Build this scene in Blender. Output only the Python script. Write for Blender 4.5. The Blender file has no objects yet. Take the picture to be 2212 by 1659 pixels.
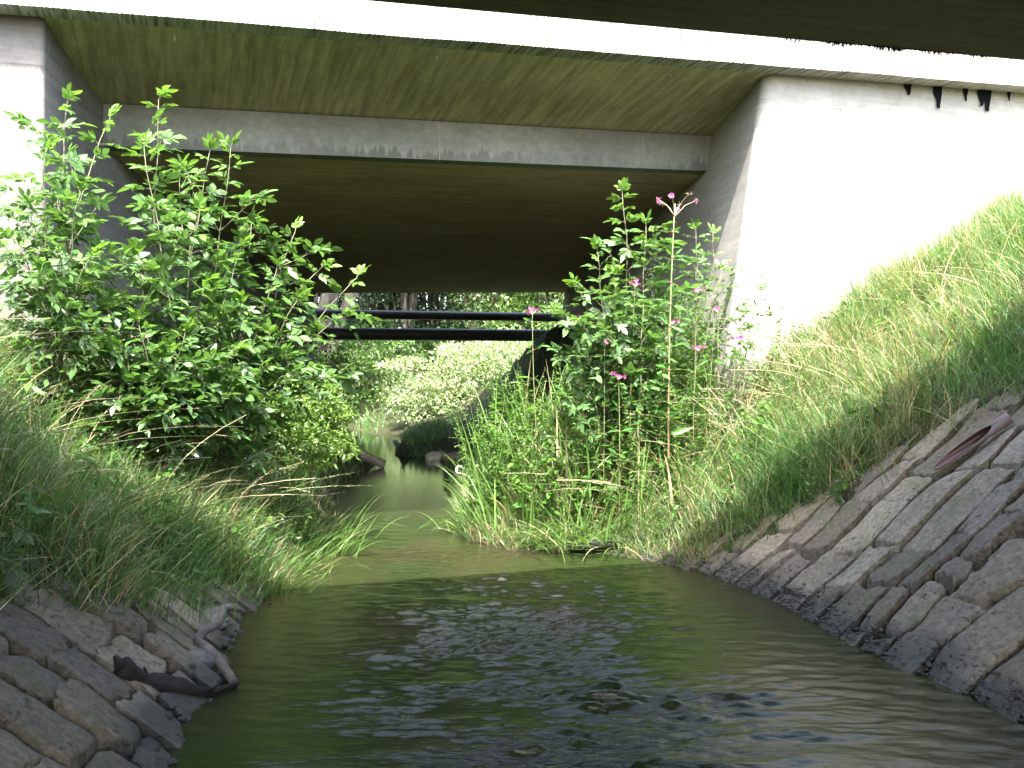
import bpy, math, random
import numpy as np
R = np.random.RandomState(7); random.seed(7)
PI = math.pi
scene = bpy.context.scene
COL = scene.collection
F = 2150.6; CX = 1106.0; HY = 795.0; EYE = 1.6

# ------------------------------------------------------------------ helpers
def at(px, py, Y):
    return np.array([(px-CX)/F*Y, Y, EYE+(HY-py)/F*Y])

def tag(o, label=None, cat=None, group=None, kind=None):
    if label: o['label'] = label
    if cat: o['category'] = cat
    if group: o['group'] = group
    if kind: o['kind'] = kind
    return o

def empty(name, loc=(0,0,0), rz=0.0):
    o = bpy.data.objects.new(name, None); COL.objects.link(o)
    o.location = loc; o.rotation_euler = (0,0,rz); o.empty_display_size = .2
    return o

def mesh_obj(name, verts, faces, mat, parent=None, col=None, smooth=False):
    """faces: list of (n,k) int arrays or of index tuples"""
    verts = np.asarray(verts, dtype=np.float32).reshape(-1,3)
    me = bpy.data.meshes.new(name)
    if len(faces) and not isinstance(faces[0], np.ndarray):
        byk = {}
        for f in faces: byk.setdefault(len(f), []).append(f)
        faces = [np.array(v) for v in byk.values()]
    faces = [f for f in faces if len(f)]
    nl = sum(f.size for f in faces); nf = sum(len(f) for f in faces)
    me.vertices.add(len(verts)); me.vertices.foreach_set('co', verts.ravel())
    me.loops.add(nl); me.polygons.add(nf)
    me.loops.foreach_set('vertex_index', np.concatenate([f.ravel() for f in faces]).astype(np.int32))
    tot = np.concatenate([np.full(len(f), f.shape[1]) for f in faces]).astype(np.int32)
    st = np.concatenate([[0], np.cumsum(tot)[:-1]]).astype(np.int32)
    me.polygons.foreach_set('loop_start', st); me.polygons.foreach_set('loop_total', tot)
    me.polygons.foreach_set('use_smooth', np.full(nf, bool(smooth)))
    me.update(calc_edges=True); me.validate()
    if col is not None:
        a = me.color_attributes.new('col', 'FLOAT_COLOR', 'POINT')
        c = np.ones((len(verts),4), dtype=np.float32); c[:,:3] = col
        a.data.foreach_set('color', c.ravel())
    if mat: me.materials.append(mat)
    o = bpy.data.objects.new(name, me); COL.objects.link(o)
    if parent: o.parent = parent
    return o

class MB:
    def __init__(s): s.v=[]; s.f=[]; s.c=[]; s.n=0
    def add(s, v, f, c=None):
        v = np.asarray(v, float).reshape(-1,3)
        for k in f: s.f.append(np.asarray(k)+s.n)
        s.v.append(v); s.n += len(v)
        if c is not None: s.c.append(np.broadcast_to(np.asarray(c,float),(len(v),3)))
    def build(s, name, mat, parent=None, smooth=False):
        byk = {}
        for f in s.f: byk.setdefault(f.shape[1], []).append(f)
        return mesh_obj(name, np.concatenate(s.v), [np.concatenate(x) for x in byk.values()], mat, parent,
                        np.concatenate(s.c) if s.c else None, smooth)
    def tube(s, pts, rad, n=6, c=None, cap=True):
        pts = np.asarray(pts,float); m=len(pts); rad=np.broadcast_to(rad,(m,))
        t = np.gradient(pts, axis=0); t /= np.linalg.norm(t,axis=1)[:,None]+1e-9
        a = np.array([0,0,1.]) if abs(t[0][2])<.9 else np.array([1.,0,0])
        u = np.cross(t, a); u /= np.linalg.norm(u,axis=1)[:,None]+1e-9
        w = np.cross(t,u)
        th = np.arange(n)/n*2*PI
        v = pts[:,None,:] + rad[:,None,None]*(np.cos(th)[None,:,None]*u[:,None,:]+np.sin(th)[None,:,None]*w[:,None,:])
        i = np.arange(m-1)[:,None]*n; j=np.arange(n)[None,:]; k=(j+1)%n
        q = np.stack([i+j, i+k, i+n+k, i+n+j],-1).reshape(-1,4)
        fs=[q]
        if cap and n>2:
            fs.append(np.arange(n)[None,::-1]); fs.append((np.arange(n)+(m-1)*n)[None,:])
        s.add(v.reshape(-1,3), fs, c)
    def hexa(s, p, c=None):   # 8 points: bottom 4 ccw, top 4 ccw
        s.add(p, [np.array([[3,2,1,0],[4,5,6,7],[0,1,5,4],[1,2,6,5],[2,3,7,6],[3,0,4,7]])], c)

def vnoise(x, y, z=None, seed=0, sc=1.0, oct=3):
    """cheap smooth noise from sines, about -1..1"""
    r = np.random.RandomState(seed); out = 0; tot=0
    for o in range(oct):
        s = sc*2**o; w = .55**o
        for _ in range(4):
            a = r.uniform(0,2*PI); ph = r.uniform(0,2*PI); k = s*r.uniform(.6,1.5)
            arg = k*(x*math.cos(a)+y*math.sin(a))+ph
            if z is not None: arg = arg + k*z*r.uniform(-1,1)
            out = out + w*np.sin(arg + 1.3*np.sin(.7*k*(y*math.cos(a)-x*math.sin(a))+ph*2))
            tot += w
    return out/tot*1.8

# ------------------------------------------------------------------ materials
class NT:
    def __init__(s, name):
        s.m = bpy.data.materials.new(name); s.m.use_nodes=True
        s.t = s.m.node_tree; s.t.nodes.clear()
        s.out = s.n('ShaderNodeOutputMaterial')
    def n(s, t, **k):
        x = s.t.nodes.new(t)
        for a,b in k.items(): setattr(x,a,b)
        return x
    def l(s, a, b): s.t.links.new(a,b)
    def noise(s, vec, scale, detail=4, rough=.55, dist=0):
        x = s.n('ShaderNodeTexNoise'); x.inputs['Scale'].default_value=scale; x.inputs['Detail'].default_value=detail
        x.inputs['Roughness'].default_value=rough; x.inputs['Distortion'].default_value=dist
        if vec is not None: s.l(vec, x.inputs['Vector'])
        return x.outputs['Fac']
    def map(s, vec, scale=(1,1,1), rot=(0,0,0)):
        x = s.n('ShaderNodeMapping'); x.inputs['Scale'].default_value=scale; x.inputs['Rotation'].default_value=rot
        s.l(vec, x.inputs['Vector']); return x.outputs[0]
    def ramp(s, fac, stops):
        x = s.n('ShaderNodeValToRGB'); e=x.color_ramp.elements
        while len(e)<len(stops): e.new(.5)
        for i,(p,c) in enumerate(stops):
            e[i].position=p; e[i].color = (c,c,c,1) if isinstance(c,(int,float)) else (*c,1)
        s.l(fac, x.inputs[0]); return x.outputs[0]
    def mix(s, fac, a, b, mode='MIX'):
        x = s.n('ShaderNodeMix', data_type='RGBA', blend_type=mode)
        for v,i in ((fac,0),(a,6),(b,7)):
            if isinstance(v,(int,float)): x.inputs[i].default_value = v if i==0 else (v,v,v,1)
            elif isinstance(v,tuple): x.inputs[i].default_value=(*v,1)
            else: s.l(v,x.inputs[i])
        return x.outputs[2]
    def math(s, op, a, b=0.0, clamp=False):
        x = s.n('ShaderNodeMath', operation=op, use_clamp=clamp)
        for v,i in ((a,0),(b,1)):
            if isinstance(v,(int,float)): x.inputs[i].default_value=v
            else: s.l(v,x.inputs[i])
        return x.outputs[0]
    def bump(s, h, strength=.3, dist=.01, normal=None):
        x = s.n('ShaderNodeBump'); x.inputs['Strength'].default_value=strength; x.inputs['Distance'].default_value=dist
        s.l(h, x.inputs['Height'])
        if normal is not None: s.l(normal,x.inputs['Normal'])
        return x.outputs[0]
    def princ(s, col, rough=.8, normal=None, spec=.3, **k):
        p = s.n('ShaderNodeBsdfPrincipled')
        for v,nm in ((col,'Base Color'),(rough,'Roughness'),(spec,'Specular IOR Level')):
            if isinstance(v,(int,float)): p.inputs[nm].default_value=v
            elif isinstance(v,tuple): p.inputs[nm].default_value=(*v,1)
            else: s.l(v,p.inputs[nm])
        if normal is not None: s.l(normal,p.inputs['Normal'])
        for a,b in k.items(): p.inputs[a].default_value=b
        return p.outputs[0]
    def done(s, sh): s.l(sh, s.out.inputs[0]); return s.m

def concrete(name, c1, c2, board='x', pitch=.12, line=.45, streak=.3, bumps=.25):
    """board: object axis across which form-board joints repeat ('x','y','z' or None)"""
    t = NT(name); co = t.n('ShaderNodeTexCoord').outputs['Object']
    big = t.noise(co, .9, 5, .6, .4); fine = t.noise(co, 14, 6, .65)
    col = t.mix(t.ramp(big,[(.32,0.),(.68,1.)]), c1, c2)
    col = t.mix(.5, col, t.ramp(fine,[(.3,.72),(.7,1.15)]), 'MULTIPLY')
    h = t.math('MULTIPLY', fine, .5)
    if board:
        ax = 'xyz'.index(board)
        sep = t.n('ShaderNodeSeparateXYZ'); t.l(co, sep.inputs[0])
        v = t.math('DIVIDE', sep.outputs[ax], pitch)
        idx = t.math('FLOOR', v); fr = t.math('SUBTRACT', v, idx)
        wn = t.n('ShaderNodeTexWhiteNoise', noise_dimensions='1D'); t.l(idx, wn.inputs['W'])
        d = t.math('MINIMUM', fr, t.math('SUBTRACT',1.0,fr))
        ln = t.ramp(d, [(0.0,0.0),(.035,1.0)])
        # each joint is only partly visible
        br = t.noise(co, 1.7, 3, .6)
        vis = t.math('MULTIPLY', t.ramp(br,[(.42,0.),(.6,1.)]), t.ramp(wn.outputs[0],[(.25,.15),(.8,1.)]))
        lnm = t.math('SUBTRACT', 1.0, t.math('MULTIPLY', t.math('MULTIPLY', t.math('SUBTRACT',1.0,ln), vis), line))
        col = t.mix(1.0, col, lnm, 'MULTIPLY')
        col = t.mix(.16, col, t.ramp(wn.outputs[0],[(0.,.6),(1.,1.3)]), 'MULTIPLY')
        h = t.math('ADD', h, t.math('MULTIPLY', lnm, .8))
        # streaks along the boards
        sc=[1.2,1.2,1.2]; sc[ax]=16
        st = t.noise(t.map(co, tuple(sc)), 1.0, 5, .6)
        col = t.mix(streak, col, t.ramp(st,[(.35,.45),(.65,1.25)]), 'MULTIPLY')
    # blow holes
    vo = t.n('ShaderNodeTexVoronoi', feature='F1'); vo.inputs['Scale'].default_value=11; t.l(co, vo.inputs['Vector'])
    wn2 = t.n('ShaderNodeSeparateColor'); t.l(vo.outputs['Color'], wn2.inputs[0])
    pit = t.math('MULTIPLY', t.ramp(vo.outputs['Distance'],[(.05,1.),(.12,0.)]), t.ramp(wn2.outputs[0],[(.62,0.),(.66,1.)]))
    col = t.mix(t.math('MULTIPLY',pit,.6), col, tuple(x*.25 for x in c1))
    h = t.math('SUBTRACT', h, t.math('MULTIPLY',pit,.8))
    return t.done(t.princ(col, .85, t.bump(h, bumps, .012), .2))

M = {}
M['cantilever'] = concrete('olive_concrete', (.40,.335,.235), (.52,.435,.31), 'x', .135, .85, .6)
M['soffit'] = concrete('brown_concrete', (.42,.31,.225), (.54,.41,.30), 'y', .10, .5, .45)
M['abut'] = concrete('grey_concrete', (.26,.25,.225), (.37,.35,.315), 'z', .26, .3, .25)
M['abut_darker'] = concrete('darker_grey_concrete', (.125,.115,.108), (.20,.187,.177), 'z', .26, .4, .35)  # left abutment: a darker grey than the right one
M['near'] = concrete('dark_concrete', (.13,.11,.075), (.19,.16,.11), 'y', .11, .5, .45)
def web_mat():
    t = NT('streaked_grey_concrete'); co = t.n('ShaderNodeTexCoord').outputs['Object']
    sep = t.n('ShaderNodeSeparateXYZ'); t.l(co, sep.inputs[0])
    fine = t.noise(co, 16, 6, .65); st = t.noise(t.map(co,(9,1,.6)), 1.5, 5, .65)
    uv = t.n('ShaderNodeAttribute', attribute_name='col'); hh = t.n('ShaderNodeSeparateColor'); t.l(uv.outputs[0], hh.inputs[0])
    col = t.mix(.7, t.mix(t.ramp(t.noise(co,1.1,4),[(.35,0.),(.65,1.)]), (.20,.205,.19), (.28,.285,.265)), t.ramp(fine,[(.3,.7),(.7,1.15)]), 'MULTIPLY')
    # damp drip fringe along the bottom edge: height attribute plus column noise
    lim = t.math('ADD', hh.outputs[0], t.math('MULTIPLY', t.math('SUBTRACT', st, .5), -1.3))
    drip = t.ramp(lim, [(.12,1.),(.22,0.)])
    big = t.noise(t.map(co,(.35,1,1)),1.0,2)
    drip = t.math('MULTIPLY', drip, t.ramp(big,[(.35,.25),(.6,1.)]))
    col = t.mix(t.math('MULTIPLY',drip,.75), col, (.10,.105,.085))
    lime = t.math('MULTIPLY', t.ramp(t.noise(t.map(co,(22,1,.5)),1.2,3),[(.68,0.),(.74,1.)]), .55)
    col = t.mix(lime, col, (.55,.56,.52))
    return t.done(t.princ(col,.85,t.bump(fine,.3,.01),.2))
M['web'] = web_mat()
def fascia_mat():
    t = NT('pale_fascia_concrete'); co = t.n('ShaderNodeTexCoord').outputs['Object']
    st = t.noise(t.map(co,(26,1,1.1)),1.2,6,.7); big = t.noise(t.map(co,(.5,1,.4)),1.3,3)
    f = t.math('MULTIPLY', t.ramp(st,[(.44,0.),(.60,1.)]), t.ramp(big,[(.36,.0),(.50,1.)]))
    col = t.mix(t.math('MULTIPLY',f,.9), (.38,.36,.34), (.065,.052,.042))
    return t.done(t.princ(col,.8,t.bump(t.noise(co,25,5),.3,.01),.2))
M['fascia'] = fascia_mat()

def stone_mat():
    t = NT('sandstone_slab'); g = t.n('ShaderNodeNewGeometry').outputs['Position']
    a = t.n('ShaderNodeAttribute', attribute_name='col').outputs[0]
    n1 = t.noise(g, 2.2, 5,.6,.3); n2 = t.noise(g, 28, 8, .72); n3 = t.noise(t.map(g,(1.6,1.6,3)), 11, 7, .72)
    col = t.mix(.8, a, t.ramp(n2,[(.32,.35),(.68,1.5)]), 'MULTIPLY')
    col = t.mix(.55, col, t.ramp(n1,[(.3,.65),(.7,1.2)]), 'MULTIPLY')
    # flaked dark pits
    pit = t.ramp(n3,[(.60,0.),(.66,1.)])
    col = t.mix(t.math('MULTIPLY',pit,.6), col, (.05,.043,.035))
    # moss and the wet, algae-dark band at the water
    sep = t.n('ShaderNodeSeparateXYZ'); t.l(g, sep.inputs[0])
    zz = t.math('ADD', sep.outputs[2], t.math('MULTIPLY', t.math('SUBTRACT', n1,.5), .35))
    moss = t.math('MULTIPLY', t.ramp(t.noise(g,3.5,6,.7,.5),[(.54,0.),(.64,1.)]), .55)
    col = t.mix(moss, col, (.10,.105,.045))
    wet = t.ramp(zz,[(.06,1.),(.17,0.)])
    col = t.mix(t.math('MULTIPLY',wet,.8), col, (.035,.037,.035))
    rough = t.math('SUBTRACT', .85, t.math('MULTIPLY', wet, .5))
    h = t.math('SUBTRACT', t.math('ADD', n2, t.math('MULTIPLY',t.noise(g,90,4,.7),.35)), t.math('MULTIPLY',pit,.9))
    return t.done(t.princ(col, rough, t.bump(h,.9,.02), .35))
M['stone'] = stone_mat()
def soil_mat():
    t = NT('bank_soil'); g = t.n('ShaderNodeNewGeometry').outputs['Position']
    n2 = t.noise(g, 25, 8,.7); n1 = t.noise(g,1.5,4)
    col = t.mix(n1, (.022,.017,.011),(.040,.031,.020))
    col = t.mix(.8, col, t.ramp(n2,[(.3,.4),(.7,1.5)]),'MULTIPLY')
    green = t.ramp(t.noise(g,.6,4),[(.4,.2),(.6,.7)])
    col = t.mix(green, col, (.05,.07,.022))
    return t.done(t.princ(col,.9,t.bump(n2,.8,.03),.2))
M['soil'] = soil_mat()
def leaf_mat(name, trans=.35, gloss=.45, rough=.42, vein=False):
    t = NT(name); a = t.n('ShaderNodeAttribute', attribute_name='col').outputs[0]
    g = t.n('ShaderNodeNewGeometry').outputs['Position']
    col = t.mix(.35, a, t.ramp(t.noise(g,9,3),[(.3,.65),(.7,1.3)]),'MULTIPLY')
    p = t.princ(col, rough, None, gloss)
    tr = t.n('ShaderNodeBsdfTranslucent'); t.l(t.mix(1.0, col, (1.5,1.55,.75),'MULTIPLY'), tr.inputs[0])
    mx = t.n('ShaderNodeMixShader'); mx.inputs[0].default_value=trans
    t.l(p,mx.inputs[1]); t.l(tr.outputs[0],mx.inputs[2])
    return t.done(mx.outputs[0])
M['leaf'] = leaf_mat('leaf', .38, .5, .36)
M['grass'] = leaf_mat('grass_blade', .3, .4, .42)
M['petal'] = leaf_mat('petal', .4, .3, .5)
def plain(name, col, rough=.8, spec=.3, var=.4, sc=12, bump=.3, dist=.005):
    t = NT(name); co = t.n('ShaderNodeTexCoord').outputs['Object']
    n = t.noise(co, sc, 6,.65)
    c = t.mix(var, col, t.ramp(n,[(.3,.4),(.7,1.5)]),'MULTIPLY')
    return t.done(t.princ(c,rough,t.bump(n,bump,dist),spec))
def bark(name, c1, c2):
    t = NT(name); co = t.n('ShaderNodeTexCoord').outputs['Object']
    n = t.noise(co, 22, 8,.7,.6); b = t.noise(co,5,4)
    c = t.mix(t.ramp(b,[(.35,0.),(.65,1.)]), c1, c2)
    c = t.mix(.8,c,t.ramp(n,[(.3,.35),(.7,1.5)]),'MULTIPLY')
    return t.done(t.princ(c,.8,t.bump(n,.8,.012),.25))
M['stem'] = plain('woody_stem',(.12,.125,.07),.7)
M['bark_dark'] = bark('dark_wet_bark',(.010,.009,.008),(.030,.025,.021))
M['bark_grey'] = bark('grey_driftwood',(.085,.075,.065),(.17,.15,.13))
M['log'] = bark('pale_log',(.26,.22,.17),(.36,.30,.24))
M['trunk'] = bark('tree_bark',(.10,.085,.065),(.17,.15,.12))
M['dark_pipe'] = plain('dark_steel_pipe',(.045,.042,.040),.45,.5,.3,6)
M['spout'] = plain('pale_plastic_spout',(.30,.30,.28),.5,.4,.2)
M['black'] = plain('black_membrane',(.005,.005,.008),.9,.08,.3)
M['dark_moss'] = plain('dark_moss',(.020,.028,.016),.9,.2,.4)
M['clay_in'] = plain('brown_pipe_inside',(.060,.018,.012),.45,.5,.3,9)
M['clay_out'] = plain('pale_pink_pipe_outside',(.15,.11,.10),.55,.4,.25,14)
M['pale'] = plain('pale_tape',(.72,.70,.66),.6,.3,.2)
def stem_grad():
    t = NT('balsam_stem'); a = t.n('ShaderNodeAttribute', attribute_name='col').outputs[0]
    return t.done(t.princ(a,.45,None,.4))
M['bstem'] = stem_grad()

# ------------------------------------------------------------------ terrain
LEFT = np.array([(-1.25,-30),(-1.25,0),(-1.30,3.0),(-1.36,4.0),(-1.50,4.6),(-1.42,5.05),(-1.62,5.7),(-1.74,6.8),(-1.71,7.9),(-1.60,8.7),
                 (-1.95,11.3),(-2.45,14.4),(-2.05,15.5),(-2.10,16.5),(-3.2,17.2),(-3.45,19),(-3.6,22),(-5.6,26),(-9,33),(-16,40),(-40,52)],float)
RIGHT= np.array([(2.85,-30),(2.85,0),(2.60,3.2),(2.32,4.33),(2.22,4.9),(1.97,5.7),(1.82,6.7),(1.52,7.7),(1.2,8.2),(.80,8.58),(.0,8.72),
                 (-.42,9.3),(-.52,10.3),(-.88,13),(-1.12,16),(-1.28,17.4),(-2.3,18.1),(-2.5,20),(-3.0,23),(-4.4,26.5),(-6.5,32),(-13,38),(-38,49)],float)
def dist_poly(x,y,P):
    d = np.full(x.shape, 1e9)
    for (ax,ay),(bx,by) in zip(P[:-1],P[1:]):
        vx,vy=bx-ax,by-ay; t=np.clip(((x-ax)*vx+(y-ay)*vy)/(vx*vx+vy*vy),0,1)
        d=np.minimum(d,np.hypot(x-ax-t*vx,y-ay-t*vy))
    return d
def wdist(x,y):
    x=np.asarray(x,float); y=np.asarray(y,float)
    xl=np.interp(y,LEFT[:,1],LEFT[:,0]); xr=np.interp(y,RIGHT[:,1],RIGHT[:,0])
    d=np.minimum(dist_poly(x,y,LEFT),dist_poly(x,y,RIGHT))
    return np.where((x>xl)&(x<xr),-d,d)
def hgt(x,y):
    x=np.asarray(x,float); y=np.asarray(y,float)
    d=wdist(x,y)
    cap=np.interp(y,[-20,18,24,60,200],[3.7,3.6,1.1,1.6,3.0])
    z=np.where(d<0,np.maximum(d*.6,-.45),np.where(d<2,.8*d,1.6+np.where(x>0,.62,.42)*(d-2)))
    promo=np.clip((y-10.2)/1.8,0,1)*np.clip((29-y)/3,0,1)*(x>np.interp(y,[10,18,22,27],[-1.9,-1.9,-2.6,-4.5]))
    z=np.where(d>0,z*(1-.68*promo*np.clip((3.2-d)/1.2,0,1)),z)
    z=np.minimum(z,cap)
    z=z+np.where(d>.05,1,0)*.05*vnoise(x,y,seed=3,sc=2.2)*np.clip(d,0,1)
    return z
# stone paving frames: origin, along, outward
RA=np.array([2.66,3.0]); RDIR=np.array([-1.46,5.2]); RDIR/=np.linalg.norm(RDIR); RN=np.array([RDIR[1],-RDIR[0]])
LA=np.array([-1.27,2.2]); LDIR=np.array([-.085,1.0]); LDIR/=np.linalg.norm(LDIR); LN=np.array([-LDIR[1],LDIR[0]])
def rzone(x,y):   # >0 inside right paving
    a=(x-RA[0])*RDIR[0]+(y-RA[1])*RDIR[1]; v=(x-RA[0])*RN[0]+(y-RA[1])*RN[1]
    lim = np.interp(v,[0,.3,.7,1.1,1.5,1.8,2.0,2.6,3.6],[7.95,7.9,7.65,7.38,7.36,7.2,6.85,6.3,5.6])+.05*np.sin(v*17+1)
    return np.where((v>-.6)&(v<3.6)&(x>0), lim-y, -1.)
def lzone(x,y):
    v=(x-LA[0])*LN[0]+(y-LA[1])*LN[1]
    vl=np.interp(y,[3.0,4.2,4.4,4.9,5.8,6.5,6.9],[1.05,.88,.80,.60,.44,.28,.0])+.03*np.sin(y*6)+.03*np.sin(y*15)
    return np.where((v>-.6)&(x<0), vl-v, -1.)
def ground_z(x,y):
    z=hgt(x,y)
    zone=np.maximum(rzone(x,y),lzone(x,y))
    return z-np.clip(zone*8+1,0,1)*.13*np.clip(wdist(x,y)*5+1,0,1)

def axis(lo,hi,core0,core1,step,grow=1.18):
    a=list(np.arange(core0,core1+1e-6,step)); s=step
    while a[-1]<hi: s*=grow; a.append(a[-1]+s)
    s=step
    while a[0]>lo: s*=grow; a.insert(0,a[0]-s)
    return np.array(a)
gx=axis(-260,260,-6,6.5,.08); gy=axis(-160,420,2.5,19,.08)
X,Y=np.meshgrid(gx,gy); Z=ground_z(X,Y)
def grid_faces(nx,ny):
    i=np.arange(ny-1)[:,None]*nx+np.arange(nx-1)[None,:]
    return np.stack([i,i+1,i+nx+1,i+nx],-1).reshape(-1,4)
tag(mesh_obj('ground', np.stack([X,Y,Z],-1), [grid_faces(len(gx),len(gy))], M['soil'], smooth=True), kind='structure')

# ------------------------------------------------------------------ water
def water():
    wx=axis(-14,6,-2.0,2.9,.0125,1.12); wy=axis(-8,52,3.3,8.8,.0095,1.035)
    X,Y=np.meshgrid(wx,wy)
    r=np.random.RandomState(5)
    # fine all-over ripples
    H=0
    for _ in range(26):
        lam=r.uniform(.07,.26); th=r.normal(PI/2,.55); k=2*PI/lam
        H=H+lam*.0045*np.sin(k*(X*np.cos(th)+Y*np.sin(th))+r.uniform(0,7)+1.2*vnoise(X,Y,seed=r.randint(99),sc=1.6,oct=1))
    # riffle: short steep wavelets down the middle of the current
    cx=-.10+.06*(Y-5)
    env=np.exp(-(np.abs(X-cx-.12)/(.78+.07*np.abs(Y-5)))**2.6)*np.clip((7.9-Y)/1.2,0,1)
    env=env+.55*np.exp(-((X-.95)/.6)**2)*np.clip((5.3-Y)/.8,0,1)+.55*np.exp(-((X+.0)/1.1)**2)*np.exp(-((Y-8.1)/.45)**2)
    env=np.clip(env,0,1.1)
    def crests(nn,lo,hi,sprd,amp,seed,wob):
        r=np.random.RandomState(seed); W=0
        for _ in range(nn):
            lam=r.uniform(lo,hi); th=r.normal(PI/2,sprd); k=2*PI/lam
            ph=k*(X*np.cos(th)+Y*np.sin(th))+r.uniform(0,7)+wob*vnoise(X,Y,seed=r.randint(99),sc=3.4,oct=2)
            W=W+lam*(np.exp(1.1*(np.sin(ph)-1))-.45)
        return W*amp/math.sqrt(nn)
    W=crests(12,.16,.38,.20,.13,51,1.8)+(crests(20,.07,.16,.22,.30,52,1.0)+crests(16,.035,.07,.30,.26,53,.8))*np.clip((Y-3.4)/1.6,.3,1)
    patch=1.08*np.clip(.66+.90*vnoise(X,Y*2.2,seed=11,sc=3.0,oct=3),0,1.5)
    Hh=H*.55*np.clip(1.2-(Y-9)*.05,.3,1)+W*env*patch
    Hh=Hh*np.clip((11.5-Y)/2.5,0,1)*np.clip((X+2.6)/.5,0,1)*np.clip((3.3-X)/.4,0,1)
    t=NT('stream_water'); g=t.n('ShaderNodeNewGeometry').outputs['Position']
    b1=t.noise(t.map(g,(1,2.0,1)),14,4,.6,.4); b2=t.noise(t.map(g,(1,2.2,1)),52,4,.65)
    sp=t.n('ShaderNodeSeparateXYZ'); t.l(g,sp.inputs[0])
    far=t.math('SUBTRACT',1.0,t.math('MULTIPLY',t.math('SUBTRACT',sp.outputs[1],10.0),.16),True); far=t.math('MAXIMUM',far,.12)
    at_=t.n('ShaderNodeAttribute',attribute_name='col'); se=t.n('ShaderNodeSeparateColor'); t.l(at_.outputs[0],se.inputs[0])
    b3=t.noise(t.map(g,(.55,1.5,1)),34,4,.6,.3)
    hh=t.math('ADD',t.math('ADD',t.math('MULTIPLY',b1,.75),t.math('MULTIPLY',b2,.4)),t.math('MULTIPLY',t.math('MULTIPLY',b3,se.outputs[0]),3.4))
    nb=t.bump(hh,.30,.012)
    bn=[n for n in t.t.nodes if n.type=='BUMP'][0]; t.l(t.math('MULTIPLY',far,.32),bn.inputs['Strength'])
    dep=t.noise(t.map(g,(1,.5,1)),.9,3)
    col=t.mix(t.ramp(dep,[(.4,0.),(.62,1.)]),(.013,.022,.006),(.023,.021,.010))
    sh=t.princ(col,.05,nb,.5); 
    pn=[n for n in t.t.nodes if n.type=='BSDF_PRINCIPLED'][0]; pn.inputs['IOR'].default_value=1.33
    t.done(sh)
    tag(mesh_obj('water', np.stack([X,Y,Hh],-1),[grid_faces(len(wx),len(wy))],t.m,None,np.repeat((env*np.clip(patch,0,1)).reshape(-1,1),3,1),True),kind='structure')
water()

# ------------------------------------------------------------------ stone paving
def slab_mesh(mb, frame, a0,a1,v0,v1, lift, r, seedo, tone):
    A,D,N=frame
    t=np.array([0,0,.012,.05,.12,.19,.27,.35,.43,.51,.59,.67,.75,.82,.88,.94,.988,1,1])
    ea=np.clip(t*1.0,0,1); n=len(t)
    U,V=np.meshgrid(ea,ea)
    # slightly ragged outline
    q=lambda W_,k,A: A*np.sin(W_*k+r.uniform(0,7))*r.uniform(-1,1)
    da=q(V,4,.028)+q(V,13,.010)+q(V,31,.005); db=q(V,4,.028)+q(V,13,.010)+q(V,31,.005)
    dv0=q(U,3,.035)+q(U,13,.010)+q(U,29,.005); dv1=q(U,3,.035)+q(U,13,.010)+q(U,29,.005)
    cut=[r.uniform(0,.05)*(r.rand()<.35) for _ in range(4)]
    a=(a0+da*(1))*(1-U)+(a1+db)*U; v=(v0+dv0)*(1-V)+(v1+dv1)*V
    # knock the corners in
    for (cu,cv),cc in zip(((0,0),(1,0),(0,1),(1,1)),cut):
        w=np.exp(-(((U-cu)/.22)**2+((V-cv)/.22)**2)); a=a+w*cc*(.5-cu)*1.2; v=v+w*cc*(.5-cv)*1.2
    # common warp so neighbours follow each other
    a=a+.05*np.sin(v*2.3+1.3)+.012*np.sin(v*7.7)
    x=A[0]+D[0]*a+N[0]*v; y=A[1]+D[1]*a+N[1]*v
    ed=np.minimum(np.minimum(U,1-U)*(a1-a0),np.minimum(V,1-V)*(v1-v0))
    z=hgt(x,y)+lift+-(U-.5)*r.uniform(.004,.040)+(V-.5)*r.uniform(-.012,.012)
    z=z+.004*vnoise(x,y,seed=seedo,sc=6,oct=2)+.0022*vnoise(x,y,seed=seedo+7,sc=38,oct=3)-.010*np.exp(-ed/.006)-.003*np.exp(-ed/.03)
    ring=np.zeros((n,n),bool); ring[0,:]=ring[-1,:]=ring[:,0]=ring[:,-1]=True
    z=np.where(ring,z-.15,z)
    shrink=np.where(ring,0,1)
    c=np.array(tone)
    mb.add(np.stack([x,y,z],-1).reshape(-1,3),[grid_faces(n,n)],c)

def steep_flat(o):
    me=o.data; n=np.empty(len(me.polygons)*3,dtype=np.float32); me.polygons.foreach_get('normal',n)
    me.polygons.foreach_set('use_smooth', n.reshape(-1,3)[:,2]>.42); me.update()

def paving(frame, a_lo,a_hi, zonef, vmax, seed):
    r=np.random.RandomState(seed); mb=MB(); a=a_lo
    while a<a_hi:
        w=r.uniform(.20,.38); v=-.35+r.uniform(-.2,.05)
        while v<vmax:
            L=r.uniform(.24,.66)
            cx=frame[0]+frame[1]*(a+w/2)+frame[2]*(v+L/2)
            if zonef(cx[0],cx[1])>-.32:
                g=r.uniform(.008,.020); k=r.uniform(.60,1.25)
                base=np.array([.195,.165,.122])*k*np.array([1,r.uniform(.97,1.03),r.uniform(.93,1.08)])
                if r.rand()<.16 and L>.4:   # slab broken across
                    m=v+L*r.uniform(.35,.65)
                    slab_mesh(mb,frame,a+g,a+w-g,v+g,m-.004,r.uniform(-.008,.010),r,r.randint(999),base)
                    slab_mesh(mb,frame,a+g,a+w-g,m+.004,v+L-g,r.uniform(-.008,.010),r,r.randint(999),base)
                else:
                    slab_mesh(mb,frame,a+g,a+w-g,v+g,v+L-g,r.uniform(-.012,.012),r,r.randint(999),base)
            v+=L
        a+=w
    return mb
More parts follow.
